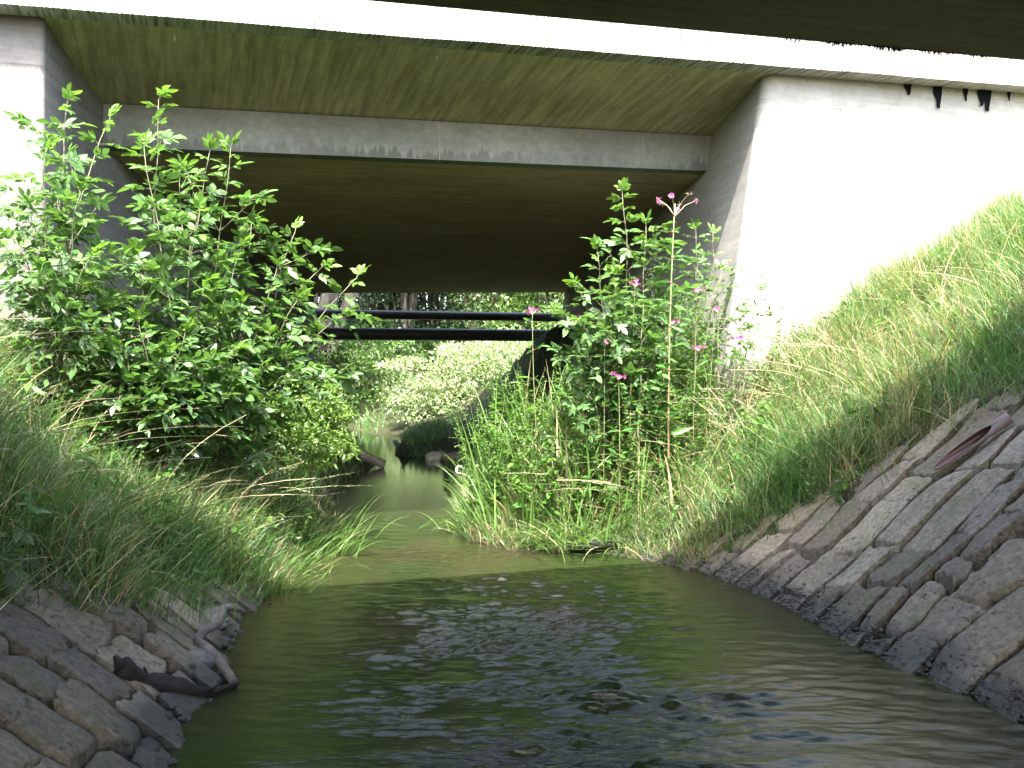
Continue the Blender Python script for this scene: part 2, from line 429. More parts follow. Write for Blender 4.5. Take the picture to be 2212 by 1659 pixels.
o=paving((RA,RDIR,RN),-3.0,5.6,rzone,3.5,21).build('stone_paving',M['stone'],smooth=False)
tag(o,'sloping paving of large buff stone slabs down to the water, on the right bank','stone paving')
steep_flat(o)
o=paving((LA,LDIR,LN),-2.5,4.9,lzone,1.1,33).build('stone_paving',M['stone'],smooth=True)
tag(o,'shaded dark grey stone slabs with deep joints, in the lower left corner','stone paving')
steep_flat(o)

def rock(mb, c, s, r, tone, n=9):
    u=np.linspace(0,PI,n); v=np.linspace(0,2*PI,n*2)[:-1]
    U,V=np.meshgrid(u,v,indexing='ij')
    d=np.stack([np.sin(U)*np.cos(V),np.sin(U)*np.sin(V),np.cos(U)],-1)
    k=1+.32*vnoise(d[...,0]*1.0,d[...,1]*1.0,d[...,2],seed=r.randint(9999),sc=2.4,oct=3)
    k=np.minimum(k,1.0)
    th=r.uniform(0,PI); q=d*k[...,None]*np.array(s)
    q=np.stack([q[...,0]*math.cos(th)-q[...,1]*math.sin(th),q[...,0]*math.sin(th)+q[...,1]*math.cos(th),q[...,2]],-1)
    m=len(v); i=np.arange(n-1)[:,None]*m; j=np.arange(m)[None,:]; kk=(j+1)%m
    f=np.stack([i+j,i+m+j,i+m+kk,i+kk],-1).reshape(-1,4)
    mb.add((q+np.array(c)).reshape(-1,3),[f],tone)
# gravel and mud crumbs along the waterlines and in the joints
mb=MB(); r=np.random.RandomState(4)
for _ in range(1500):
    y=r.uniform(3.2,8.5); xr=np.interp(y,RIGHT[:,1],RIGHT[:,0]); x=xr+abs(r.normal(0,.10))-.05
    s=r.uniform(.004,.017)
    if x>.9: rock(mb,(x,y,hgt(x,y)+.004-.02*(x<xr)),(s*1.3,s*r.uniform(.6,1),s*.5),r,np.array([.12,.11,.10])*r.uniform(.5,1.3),5)
for _ in range(90):
    y=r.uniform(3.2,6.9); xl=np.interp(y,LEFT[:,1],LEFT[:,0]); x=xl-abs(r.normal(0,.07))+.03
    s=r.uniform(.008,.03); rock(mb,(x,y,hgt(x,y)+.0),(s,s*.8,s*.6),r,np.array([.08,.075,.07])*r.uniform(.5,1.3),5)
for _ in range(1000):
    v=r.uniform(.1,2.6); a=r.uniform(-.5,4.8); p=RA+RDIR*a+RN*v
    if rzone(p[0],p[1])<0: continue
    s=r.uniform(.003,.009); rock(mb,(p[0],p[1],float(hgt(np.array([p[0]]),np.array([p[1]]))[0])+.010),(s*1.6,s*.7,s*.35),r,np.array([.12,.10,.08])*r.uniform(.5,1.4),4)
tag(mb.build('gravel',M['stone'],smooth=True),kind='stuff')

# single loose blocks
M['pale_rock']=plain('pale_rock',(.50,.44,.36),.8,.3,.5,9,.5,.02); M['brown_rock']=plain('brown_rock',(.30,.24,.18),.85,.3,.5,9,.5,.02)
def block(px,py,Y,s,label,tone,dz=0,rot=0,tilt=0,mt='stone'):
    mb=MB(); r=np.random.RandomState(int(px+py))
    rock(mb,(0,0,0),s,r,tone,13)
    o=mb.build('stone_block',M[mt],smooth=True); p=at(px,py,Y); o.location=(p[0],p[1],p[2]+dz); o.rotation_euler=(tilt,0,rot)
    tag(o,label,'stone')
block(288,1632,4.05,(.13,.10,.06),'small dark wet stone at the water, lowest beside the left slabs',(.07,.07,.065))
block(395,1440,5.1,(.20,.16,.07),'flat wet grey slab between the forked dead branch and the left bank',(.14,.14,.13),0,.3,.1)
block(430,1330,6.0,(.24,.15,.06),'pale flat stone under tufts of grass behind the bent branch',(.22,.20,.17),0,.2,.2)
block(1495,1222,8.05,(.12,.09,.035),'small black flat stone at the water before the dry grass',(.03,.03,.035),0,.2)
block(1430,1217,8.2,(.09,.05,.025),'thin black stone chip lying in the shallows left of the paving',(.03,.03,.035),0,.1)
block(1680,1285,7.1,(.14,.10,.07),'small mossy stone wedged under the lowest edge of the right paving',(.15,.15,.10),0,.4)
block(2045,1455,5.3,(.22,.20,.07),'triangular wet stone slipped from the right paving into the water',(.10,.10,.095),-.02,.7,-.2)
block(2180,1505,4.85,(.19,.16,.08),'rounded dark wet boulder at the right edge of the picture',(.13,.125,.11),0,.5)
block(940,990,17.5,(.26,.18,.13),'pale rounded stone on the far shore under the bridge',(.46,.40,.33),0,.2,0,'pale_rock')
block(985,988,17.0,(.30,.2,.09),'larger dusty brown stone beside the pale one on the far shore',(.26,.22,.18),0,.1,0,'brown_rock')

# ------------------------------------------------------------------ bridges
ANG=math.atan2(2150,6494); CA,SA=math.cos(ANG),math.sin(ANG)
def gz(u,w): return .027*(CA*u-SA*w)     # road gradient
def prism(mb, sec, u0, u1, n=2):
    """sec: list of (w,z) around; extruded along u"""
    us=np.linspace(u0,u1,n); k=len(sec); v=[]
    for u in us:
        for w,z in sec: v.append((u,w,z+gz(u,w)))
    f=[]
    for i in range(n-1):
        for j in range(k):
            f.append((i*k+j,i*k+(j+1)%k,(i+1)*k+(j+1)%k,(i+1)*k+j))
    mb.add(v,[np.array(f),np.array([list(range(k))[::-1]]),np.array([[(n-1)*k+j for j in range(k)]])])
br=empty('road_bridge',(0,0,0),ANG)
tag(br,'sunlit concrete road bridge crossing the stream ahead, with its two abutments','bridge')
U0,U1=-16,19
W1=.949*8.5; WB=W1+.25; WW=.949*10.5; WE=20.3
# fascia with board ribs
us=np.arange(U0,U1,.0125); rib=.006*np.sin(us/.040*2*PI)
low=4.36+.004*np.sin(us/.040*2*PI)+.004*vnoise(us,us*0,seed=8,sc=3,oct=2)
sec=[]; n=len(us)
rows=[(W1+rib,low),(W1+rib,np.full(n,5.05)),(np.full(n,WB+.1),np.full(n,5.05)),(np.full(n,WB+.1),np.full(n,4.5)),(np.full(n,WB),np.full(n,4.5)),(np.full(n,WB),np.full(n,4.366))]
V=np.stack([np.stack([us,w,z+gz(us,w)],-1) for w,z in rows],1)   # n,6,3
k=6; i=np.arange(n-1)[:,None]*k; j=np.arange(k)[None,:]; jj=(j+1)%k
q=np.stack([i+j,i+k+j,i+k+jj,i+jj],-1).reshape(-1,4)[:,::-1]
mesh_obj('edge_beam',V.reshape(-1,3),[q],M['fascia'],br)
# deck slab with cantilevers
mb=MB(); prism(mb,[(WB+.003,4.372),(WW+.3,4.132),(WE-.3,3.62),(WE+.35,3.72),(WE+.35,4.35),(WB+.003,4.92)][::-1],U0,U1)
o=mb.build('deck',M['cantilever'],br)
# girder: web and soffit separately so each keeps its own concrete
zs=3.763; ze=zs-.05*(WE-WW)/.949
mb=MB(); us=np.linspace(U0,U1,60); v=[];c=[]
for u in us:
    for w,z,h in ((WW,zs,0.),(WW-.0,4.16,1.),(WW+.2,4.16,1.),(WW+.2,zs,0.)):
        v.append((u,w,z+gz(u,w))); c.append((h,h,h))
f=[]
for a in range(59):
    for j in range(4): f.append((a*4+j,a*4+(j+1)%4,(a+1)*4+(j+1)%4,(a+1)*4+j))
mb.add(v,[np.array(f)[:,::-1]],np.array(c)); mb.build('girder_web',M['web'],br)
mb=MB(); prism(mb,[(WW+.203,zs-.002),(WE,ze),(WE,3.7),(WW+.203,4.1)],U0,U1); mb.build('girder_soffit',M['soffit'],br)
mb=MB(); 
mb.hexa([(u,w,z+gz(u,w)) for z in (ze-.085,ze+.05) for u,w in ((2.33,WE-.25),(2.52,WE-.25),(2.52,WE-.02),(2.33,WE-.02))]); mb.build('drain_box',M['black'],br)
# weep spouts along the root of the edge beam
for px,py in ((377,72),(943,108),(1448,146)):
    # on w=WB+.12
    kx=(px-CX)/F; Yp=(WB+.12)/(CA-SA*kx); p=at(px,py,Yp)
    u=CA*p[0]+SA*p[1]; w=-SA*p[0]+CA*p[1]; zt=4.36+gz(u,w)
    mb=MB(); mb.tube([(u,w,zt+.05),(u,w,zt-.06)],.009,8); mb.build('drain_spout',M['spout'],br)

def w2l(x,y): return (CA*x+SA*y, -SA*x+CA*y)
def abut(side):
    wf=W1+.262; rad=.10 if side>0 else .05
    def xin(Yv,z):
        if side>0: return 2.43-.094*(Yv-9.6)-.14*(4.4-z)*(1.0)
        return -3.57
    rings=[]
    for z in (-.8,1.0,2.5,3.6,4.55):
        pts=[]
        # front plane: w=wf. corner where inner face meets it
        x=xin(9.6 if side>0 else 7.6,z); Yc=(wf+SA*x)/CA
        nrm=np.array([-SA,CA]); al=np.array([CA,SA])*side    # along front, away from the stream
        inn=np.array([-.094 if side>0 else -.17,1.0]); inn/=np.linalg.norm(inn)
        c=np.array([x,Yc])
        pts.append(c+al*(14 if side>0 else 12)); 
        pts.append(c+al*.7)
        cosang=np.dot(al,inn); half=math.acos(cosang)/2; tl=rad/math.tan(half)
        p0=c+al*tl; p1=c+inn*tl; bis=(al+inn); bis/=np.linalg.norm(bis); cen=c+bis*(rad/math.sin(half))
        v0=p0-cen; v1=p1-cen; a0=math.atan2(v0[1],v0[0]); a1=math.atan2(v1[1],v1[0]); da=(a1-a0+PI)%(2*PI)-PI
        for t in np.linspace(0,1,9): 
            a=a0+da*t; pts.append(cen+rad*np.array([math.cos(a),math.sin(a)]))
        for s in (1.0,3.0,6,9,11.5): 
            pts.append(c+inn*s*1.02 if side>0 else c+inn*min(s,2.0)+np.array([0,max(0,s-2.0)]))
        e=c+inn*12.05 if side>0 else c+inn*2+np.array([0,10.1]); pts.append(e); pts.append(e+al*(14 if side>0 else 12))
        rings.append([(*w2l(p[0],p[1]), (z if z<4 else z-.042*max(0,(p[1]-8))+.027*p[0]-.02)) for p in pts])
    k=len(rings[0]); v=[p for r_ in rings for p in r_]; f=[]
    for i in range(len(rings)-1):
        for j in range(k):
            q=(i*k+j,i*k+(j+1)%k,(i+1)*k+(j+1)%k,(i+1)*k+j); f.append(q if side<0 else q[::-1])
    top=tuple((len(rings)-1)*k+j for j in range(k)); 
    o=mesh_obj('abutment',v,[*f,top],M['abut'] if side>0 else M['abut_darker'],br)
    for p in o.data.polygons: p.use_smooth = False
    return o
abut(1); abut(-1)
# torn black membrane hanging in the joint above the right abutment
r=np.random.RandomState(2)
for px,ww,ln in ((1962,16,24),(2026,20,48),(2086,10,28),(2119,18,36),(2132,22,46),(2180,8,20)):
    kx=(px-CX)/F; Yp=(W1+.235)/(CA-SA*kx); z=4.36+.027*kx*Yp
    top=at(px,795,Yp); mb=MB(); hw=ww/F*Yp/2; l=ln/F*Yp
    prof=[(0,1),(.35,.9),(.6,.5),(.85,.38),(1,.3)]; v=[]
    for t,q in prof:
        off=r.uniform(-.2,.2)*hw
        for sx,dy in ((-1,0),(1,0),(1,.006),(-1,.006)):
            v.append((*w2l(top[0]+off+sx*hw*q+.3*hw*t,top[1]+dy+.003*t),z+.01-t*l))
    f=[(i*4+j,i*4+(j+1)%4,(i+1)*4+(j+1)%4,(i+1)*4+j) for i in range(4) for j in range(4)]+[(16,17,18,19),(3,2,1,0)]
    mesh_obj('membrane_strip',v,f,M['black'],br)

# near bridge, over the camera
nb=empty('road_bridge',(0,0,0),ANG)
tag(nb,'dark underside of the nearer concrete road bridge overhead, across the upper right','bridge')
Wn=.949*5.0; zn=1.6+(795-33)/F*5.0
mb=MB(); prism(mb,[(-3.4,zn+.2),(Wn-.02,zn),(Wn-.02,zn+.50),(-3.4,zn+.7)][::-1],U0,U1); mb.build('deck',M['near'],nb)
mb=MB(); prism(mb,[(Wn-.3,zn+.52),(Wn+.0,zn+.503),(Wn+.0,zn+.58),(Wn-.3,zn+.58)][::-1],U0,U1); mb.build('kerb',M['fascia'],nb)
for s,xo in ((-1,-6.6),(1,6.4)):
    mb=MB(); q=[]
    for z in (-.5,zn+.3):
        for x,y in ((xo,-3.0),(xo+s*3,-3.0),(xo+s*3,4.2+s*1.4),(xo,4.2+s*1.4))[::1]:
            q.append((*w2l(x,y),z))
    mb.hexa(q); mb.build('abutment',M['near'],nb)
# moss fringe under its edge
mb=MB(); r=np.random.RandomState(9)
for _ in range(420):
    px=r.choice([r.uniform(1690,1990),r.uniform(1860,2120)]); kx=(px-CX)/F; Yp=Wn/(CA-SA*kx)
    x=kx*Yp; u,w=w2l(x,Yp); z=zn+gz(u,w)
    L=r.uniform(.006,.03)*(.6+.4*math.sin(px*.06)); d=np.array([r.normal(0,.5),r.normal(0,.3),-1.]);
    w-=.02+r.uniform(0,.02)
    mb.tube([(u,w,z+.01),(u+d[0]*L,w+d[1]*L*.4,z-L)],[.004,.0015],3)
o=mb.build('moss_fringe',M['dark_moss'],nb); o['kind']='stuff'

# pipes crossing behind the bridge
def pipe(Y0,z,rad,label):
    mb=MB(); pts=[(x,Y0+.331*x*0+.331*x,z+.002*x) for x in np.linspace(-9,7,5)]
    mb.tube(pts,rad,28)
    o=mb.build('pipe',M['dark_pipe'],None,True); tag(o,label,'pipe',None)
    return o
Yp=21.9
o=pipe(Yp,EYE+(HY-684)/F*Yp,.095,'upper and thinner of two dark pipes crossing behind the bridge')
o=pipe(Yp+.05,EYE+(HY-724)/F*Yp,.13,'lower and thicker of two dark pipes crossing behind the bridge')

# bevel-cut drain pipe on the right paving
def drain():
    root=empty('drain_pipe',(0,0,0)); tag(root,'obliquely cut drain pipe with brown inside lying on the right paving','pipe')
    p0=at(2012,1010,6.74); p1=at(2150,922,6.70)
    ax=p1-p0; L=np.linalg.norm(ax); ax/=L
    up=np.array([-.35,-.75,.70]); up-=ax*np.dot(up,ax); up/=np.linalg.norm(up); sd=np.cross(ax,up)
    rad=.040; n=40; th=np.linspace(0,2*PI,n,endpoint=False)
    hh=np.cos(th)            # 1 = top
    s0=L*(.02+.93*np.clip((hh+1)/2,0,1)**.95)
    for nm,rr,mt in (('outer_wall',rad,M['clay_out']),('bore',rad-.006,M['clay_in'])):
        ring=lambda s: p0+ax[None,:]*s[:,None]+rr*(np.cos(th)[:,None]*up+np.sin(th)[:,None]*sd)
        A_=ring(s0); B_=ring(np.full(n,L*1.22)); j=np.arange(n); k=(j+1)%n
        fs=np.stack([j,k,n+k,n+j],-1)
        V_=np.concatenate([A_,B_])
        if nm=='outer_wall':
            rr2=rr-.006; C_=p0+ax[None,:]*s0[:,None]+rr2*(np.cos(th)[:,None]*up+np.sin(th)[:,None]*sd)
            V_=np.concatenate([V_,C_]); fs=np.concatenate([fs,np.stack([k,j,2*n+j,2*n+k],-1)])
        mesh_obj(nm,V_,[fs],mt,root,smooth=True)
drain()
SUN=2.4; SKY=.15; EXPO=3.45

# ================================================================== vegetation
def nrm(a): return a/(np.linalg.norm(a,axis=-1,keepdims=True)+1e-9)
class Leaves:
    """collects leaf positions and turns them into one mesh"""
    def __init__(s): s.P=[];s.D=[];s.N=[];s.L=[];s.W=[];s.C=[]
    def add(s,P,D,N,L,W,C):
        s.P.append(np.atleast_2d(P)); s.D.append(np.atleast_2d(D)); s.N.append(np.atleast_2d(N)); n=len(s.P[-1])
        s.L.append(np.broadcast_to(L,(n,))); s.W.append(np.broadcast_to(W,(n,))); s.C.append(np.broadcast_to(C,(n,3)))
    def arrays(s):
        return [np.concatenate(x) for x in (s.P,s.D,s.N,s.L,s.W,s.C)]
    def build(s,name,mat,parent=None,shape='ovate',simple=False,rng=R):
        P,D,N,L,W,C=s.arrays(); D=nrm(D); S=nrm(np.cross(D,N)); N=np.cross(S,D)
        n=len(P)
        if simple:
            t=np.array([0,.45,.45,1.]); sd_=np.array([0,-1,1,0.])*.5; wd=np.array([1,1,1,1.]); dr=np.array([0,.0,.0,-.12])
            F_=[np.array([[0,2,3,1]])]
        else:
            prof={'ovate':((0,.0),(.18,.62),(.42,1.),(.72,.68),(1,0)),'lance':((0,.0),(.12,.6),(.35,1.),(.7,.62),(1,0)),
                  'petal':((0,.25),(.3,.8),(.6,1.),(.85,.8),(1,.2))}[shape]
            rows=[];t=[];sd_=[];dr=[]
            bend=(-.16,-.16,-.16,-.16,-.16)
            for a,b in prof:
                if b==0: t.append(a);sd_.append(0);dr.append(-.22*a*a)
                else:
                    for q in (-1,0,1): t.append(a);sd_.append(q*b*.5);dr.append(-.22*a*a-(.0 if q else .10*b*.5))
            t=np.array(t);sd_=np.array(sd_);dr=np.array(dr)
            F3=[];F4=[]
            if shape=='petal':
                for i in range(4):
                    b=i*3; F4+= [(b,b+1,b+4,b+3),(b+1,b+2,b+5,b+4)]
                F_=[np.array(F4)]
            else:
                F3=[(0,2,1),(0,3,2)]
                for i in range(2):
                    b=1+i*3; F4+=[(b,b+1,b+4,b+3),(b+1,b+2,b+5,b+4)]
                F3+=[(7,8,10),(8,9,10)]
                F_=[np.array(F3),np.array(F4)]
        m=len(t)
        curl=rng.uniform(.2,2.0,(n,1))
        V=P[:,None,:]+D[:,None,:]*(t[None,:]*L[:,None])[...,None]+S[:,None,:]*(sd_[None,:]*W[:,None])[...,None]+N[:,None,:]*((dr[None,:]*curl)*L[:,None])[...,None]
        base=(np.arange(n)*m)[:,None,None]
        faces=[(f[None,:,:]+base).reshape(-1,f.shape[1]) for f in F_]
        col=np.repeat(C,m,axis=0)
        return mesh_obj(name,V.reshape(-1,3),faces,mat,parent,col,smooth=not simple)

def greens(n,base,var=.25,rng=R,yellow=.15):
    b=np.array(base)[None,:]*(1+var*rng.normal(0,1,(n,1)).clip(-2,2))
    y=rng.uniform(0,yellow,(n,1)); return np.clip(b*(1-y)+np.array([.16,.20,.03])*y,.005,.8)

def blades(name,P,H,W,lean,droop,C,mat,segs=4,rng=R,parent=None,az=None):
    """grass blades as curved tapering strips"""
    n=len(P); th=rng.uniform(0,2*PI,n) if az is None else az
    hd=np.stack([np.cos(th),np.sin(th),0*th],-1)
    face=rng.uniform(0,2*PI,n); sd_=np.stack([np.cos(face),np.sin(face),0*face],-1)
    t=np.linspace(0,1,segs+1)
    # angle from vertical grows along the blade
    ang=lean[:,None]+droop[:,None]*t[None,:]**1.4
    dl=(H/segs)[:,None]
    hor=np.cumsum(np.concatenate([np.zeros((n,1)),np.sin(ang[:,:-1])*dl],1),1)
    ver=np.cumsum(np.concatenate([np.zeros((n,1)),np.cos(ang[:,:-1])*dl],1),1)
    mid=P[:,None,:]+hd[:,None,:]*hor[...,None]+np.array([0,0,1.])*ver[...,None]
    wd=(1-t**2.2)*.5; wd[0]=.3
    V=[];
    Lf=mid-sd_[:,None,:]*(W[:,None]*wd[None,:])[...,None]; Rt=mid+sd_[:,None,:]*(W[:,None]*wd[None,:])[...,None]
    k=2*segs+1
    V=np.empty((n,k,3)); V[:,0:2*segs:2]=Lf[:,:segs]; V[:,1:2*segs:2]=Rt[:,:segs]; V[:,-1]=mid[:,-1]
    b=(np.arange(n)*k)[:,None,None]
    q=np.array([(2*i,2*i+1,2*i+3,2*i+2) for i in range(segs-1)])[None]; tr=np.array([[2*segs-2,2*segs-1,2*segs]])[None]
    return mesh_obj(name,V.reshape(-1,3),[(q+b).reshape(-1,4),(tr+b).reshape(-1,3)],mat,parent,np.repeat(C,k,axis=0),smooth=True)

# ------------------------------------------------------------------ grass on both banks
def inside_abut(x,y):
    wl=-SA*x+CA*y; wf=W1+.262
    r=(wl>wf-.02)&(wl<wf+12)&(x>2.43-.094*(y-9.6)-.14*2.9)
    l=(wl>wf-.02)&(wl<wf+12)&(x<-3.57-.17*np.clip(y-7.65,0,2))
    return r|l
def scatter(n,x0,x1,y0,y1,dens,rng):
    x=rng.uniform(x0,x1,n); y=rng.uniform(y0,y1,n); keep=rng.rand(n)<dens(x,y)
    return x[keep],y[keep]
def bank_ok(x,y,pad=.0):
    d=wdist(x,y); return (d>pad)&(rzone(x,y)<.06)&(lzone(x,y)<.07)&~inside_abut(x,y)
rg=np.random.RandomState(12)
def clumpy(x,y,s=5,sd_=1): return np.clip(.55+.6*vnoise(x,y,seed=sd_,sc=s,oct=2),.05,1)
DEEP=(.060,.140,.032); MID=(.090,.190,.052); BLU=(.092,.180,.100); STRAW=(.44,.38,.23); TAN=(.24,.17,.10)
def grass_patch(n,x0,x1,y0,y1,dens,hs,straw,seed,w=(.004,.008),name='grass',label_d=None,deep=.3):
    rng=np.random.RandomState(seed)
    x,y=scatter(n,x0,x1,y0,y1,dens,rng); ok=bank_ok(x,y,-.01); x=x[ok];y=y[ok]; n=len(x)
    P=np.stack([x,y,ground_z(x,y)-.01],-1)
    cl=vnoise(x,y,seed=seed+5,sc=2.6,oct=2)
    H=rng.uniform(*hs,n)*(1+.30*cl)
    d=wdist(x,y); H*=np.clip(.45+d*1.2,.5,1)
    pick=rng.rand(n); C=greens(n,MID,.28,rng)
    k=pick<deep; C[k]=greens(k.sum(),DEEP,.25,rng); k=(pick>deep)&(pick<deep+.25); C[k]=greens(k.sum(),BLU,.25,rng)
    st=straw*(1+1.2*vnoise(x,y,seed=seed+9,sc=1.8)); k=rng.rand(n)<st; C[k]=np.array(STRAW)*rng.uniform(.5,1.2,(k.sum(),1))
    k2=k&(rng.rand(n)<.35); C[k2]=np.array(TAN)*rng.uniform(.6,1.2,(k2.sum(),1))
    az=rng.uniform(0,2*PI,n)
    # blades lean downhill and follow each other locally
    e=.05; gx_=(hgt(x+e,y)-hgt(x-e,y)); gy_=(hgt(x,y+e)-hgt(x,y-e)); down=np.arctan2(-gy_,-gx_)+1.2*vnoise(x,y,seed=seed+2,sc=3)
    m=rng.rand(n)<.25; az[m]=(down+rng.normal(0,.7,n))[m]
    return P,H,rng.uniform(*w,n),rng.uniform(.03,.85,n),rng.uniform(.1,2.4,n),C,az
parts=[
 grass_patch(150000,-5.2,-1.4,3.2,9.0,lambda x,y:clumpy(x,y)*np.where(wdist(x,y)<3.2,1,.3),(.22,.60),.14,101,(.005,.009),deep=.45),
 grass_patch(60000,-5.2,-1.4,9.0,22,lambda x,y:clumpy(x,y)*.8,(.15,.40),.12,102,(.006,.012)),
 grass_patch(150000,-.7,5.2,7.6,12.5,lambda x,y:clumpy(x,y,sd_=4),(.22,.62),.26,103,(.005,.009),deep=.22),
 grass_patch(110000,2.4,8.5,4.5,11.5,lambda x,y:clumpy(x,y,sd_=5)*np.clip(1.6-(x-4)*.3,0.1,1),(.20,.55),.32,104,(.005,.009),deep=.2),
 grass_patch(90000,-1.8,3.2,12,26,lambda x,y:clumpy(x,y)*np.where(y>16.5,.12,.5),(.1,.26),.15,105,(.006,.012)),
 grass_patch(90000,-16,12,22.5,44,lambda x,y:np.where(((x>-1.5)&(y>27))|(y>34),1.,.2*(x<-3.2)),(.3,.7),.10,106,(.02,.045)),
]
cc=[np.concatenate([p[i] for p in parts]) for i in range(7)]
tag(blades('grass',cc[0],cc[1],cc[2],cc[3],cc[4],cc[5],M['grass'],3,rg,az=cc[6]),kind='stuff')

# dry matted grass beside the right paving, hanging over the soil edge
def thatch():
    rng=np.random.RandomState(77); x=rng.uniform(.9,3.6,26000); y=rng.uniform(6.6,8.9,26000)
    z_=rzone(x,y); d=wdist(x,y); k=(z_<.03)&(z_>-.55)&(d>.02)&(x>.95)&(rng.rand(len(x))<np.clip(1.15+z_*1.6,0,1)*clumpy(x,y,6,3)); x=x[k];y=y[k];n=len(x)
    C=np.array(TAN)*rng.uniform(.45,1.35,(n,1)); s=rng.rand(n)<.35; C[s]=np.array(STRAW)*rng.uniform(.5,1.1,(s.sum(),1)); s=rng.rand(n)<.2; C[s]=greens(s.sum(),MID,.2,rng)
    P=np.stack([x,y,ground_z(x,y)+rng.uniform(0,.05,n)],-1)
    tag(blades('dry_grass',P,rng.uniform(.08,.24,n),rng.uniform(.002,.005,n),rng.uniform(.7,1.5,n),rng.uniform(.2,1.3,n),C,M['grass'],3,rng),kind='stuff')
thatch()

# tall straw stems with feathery heads
def straw():
    rng=np.random.RandomState(31); mb=MB(); lv=Leaves()
    def one(x,y,h,az,ln):
        z=float(ground_z(np.array([x]),np.array([y]))[0]); t=np.linspace(0,1,8)
        hd=np.array([math.cos(az),math.sin(az),0]); p=np.array([x,y,z])+hd*(ln*h*t**2)[:,None]+np.array([0,0,1.])*(h*(t-.35*ln*t**2))[:,None]
        c=np.array(STRAW)*rng.uniform(.6,1.25) if rng.rand()<.6 else greens(1,(.10,.17,.05),.2,rng)[0]; mb.tube(p,np.linspace(.0028,.0012,8),3,c)
        if rng.rand()<.45:
            m=rng.randint(14,30); tt=rng.uniform(.76,1,m); q=np.array([np.interp(tt,t,p[:,k]) for k in range(3)]).T
            D=nrm(p[-1]-p[-3]+rng.normal(0,.05,(m,3))); lv.add(q,D+rng.normal(0,.35,(m,3)),rng.normal(0,1,(m,3)),rng.uniform(.015,.04,m)*(1.2-tt)[:]*3,.004,np.array([.34,.27,.20])*rng.uniform(.6,1.2,(m,1)))
    for _ in range(2200):
        s=rng.rand()
        if s<.38: x,y=rng.uniform(-4.2,-1.8),rng.uniform(4.6,8.5)
        elif s<.65: x,y=rng.uniform(2.2,6),rng.uniform(6.5,10)
        else: x,y=rng.uniform(.2,3.2),rng.uniform(8.6,9.6)
        if not bank_ok(np.array([x]),np.array([y]),.25)[0]: continue
        one(x,y,rng.uniform(.35,.85),rng.uniform(0,2*PI),rng.uniform(.3,1.6))
    for px,py,Yv,h,az,ln in ((290,800,6.6,1.15,.3,.25),(250,760,6.7,1.25,.2,.5),(330,790,6.5,1.0,.1,.6),(2195,420,8.6,1.1,2.6,.25),(2150,430,8.8,.8,.3,.3)):
        p=at(px,py,Yv); one(p[0],Yv,h,az,ln)
    # straw_stems carries both stems and heads
    P,D,N,L,W,C=lv.arrays()
    o=mb.build('straw_stems',M['grass']); tag(o,kind='stuff')
    o2=lv.build('seed_heads',M['grass'],None,'lance',True); tag(o2,kind='stuff')
straw()

# low broad leaved herbs among the grass
def herbs():
    rng=np.random.RandomState(55); lv=Leaves(); mb=MB()
    spots=[]
    for _ in range(3400):
        rr=rng.rand()
        if rr<.52: x,y=rng.uniform(-4.2,-1.65),rng.uniform(4.4,9)
        elif rr<.76: x,y=rng.uniform(-.3,2.4),rng.uniform(8.65,10.4)
        else: x,y=rng.uniform(-.4,4.6),rng.uniform(7.4,10.2)
        if bank_ok(np.array([x]),np.array([y]),.12)[0] and vnoise(np.array([x]),np.array([y]),seed=6,sc=2.4)[0]>-.25: spots.append((x,y))
    for x,y in spots:
        z=float(ground_z(np.array([x]),np.array([y]))[0]); h=rng.uniform(.12,.5)*(2.3 if (-.3<x<2.3 and y>8.75) else 1); a=rng.uniform(0,2*PI)
        tip=np.array([x+.35*h*math.cos(a),y+.35*h*math.sin(a),z+h]); base=np.array([x,y,z])
        t=np.linspace(0,1,5)[:,None]; p=base*(1-t)+tip*t; mb.tube(p,[.003,.003,.0025,.002,.001],3,(.09,.13,.05))
        nn=int(h/.035); big=rng.uniform(.022,.048)*(1 if rng.rand()<.85 else 1.9)
        for k in range(nn):
            f=.2+.8*k/nn; q=base*(1-f)+tip*f; az=k*2.4+rng.uniform(-.3,.3)
            for s in (0,PI):
                D=np.array([math.cos(az+s),math.sin(az+s),rng.uniform(-.3,.5)]); L=big*rng.uniform(.8,1.4)*(1.25-.5*f)
                lv.add(q,D,np.array([0,0,1.])+rng.normal(0,.3,3),L*1.3,L*.55,greens(1,(.055,.145,.03),.25,rng,.35)[0])
    tag(mb.build('herb_stems',M['bstem']),kind='stuff'); tag(lv.build('herb_leaves',M['leaf']),kind='stuff')
herbs()

# ------------------------------------------------------------------ shrubs with feathered leaves
def compound(lv,mb,base,d,length,pairs,ll,rng,col,droop=.35):
    d=nrm(np.asarray(d,float)); side=nrm(np.cross(d,[0,0,1.])+1e-6); upv=np.cross(side,d)
    if upv[2]<0: upv=-upv
    roll=rng.normal(0,.55); n0=nrm(upv*math.cos(roll)+side*math.sin(roll)); s0=np.cross(d,n0)
    t=np.linspace(0,1,5); p=base+d*(length*t)[:,None]-np.array([0,0,1.])*(droop*length*t**2)[:,None]*.6
    mb.tube(p,[.0022,.0018,.0014,.0011,.0008],3,None,cap=False)
    for k in range(pairs+1):
        f=.38+.62*k/max(pairs,1); q=np.array([np.interp(f,t,p[:,j]) for j in range(3)])
        dd=nrm(p[-1]-p[-2] if f>.8 else p[2]-p[1]); L=ll*rng.uniform(.8,1.15)*(.75+.35*f)
        C=greens(1,col,.2,rng,.12)[0]
        if k==pairs: lv.add(q,dd,n0+rng.normal(0,.12,3),L*1.1,L*.54,C)
        else:
            for s in (-1,1):
                lv.add(q,dd*.62+s*s0*.8+rng.normal(0,.12,3),n0+rng.normal(0,.33,3)-s*s0*.2,L,L*.50,C*rng.uniform(.9,1.1))

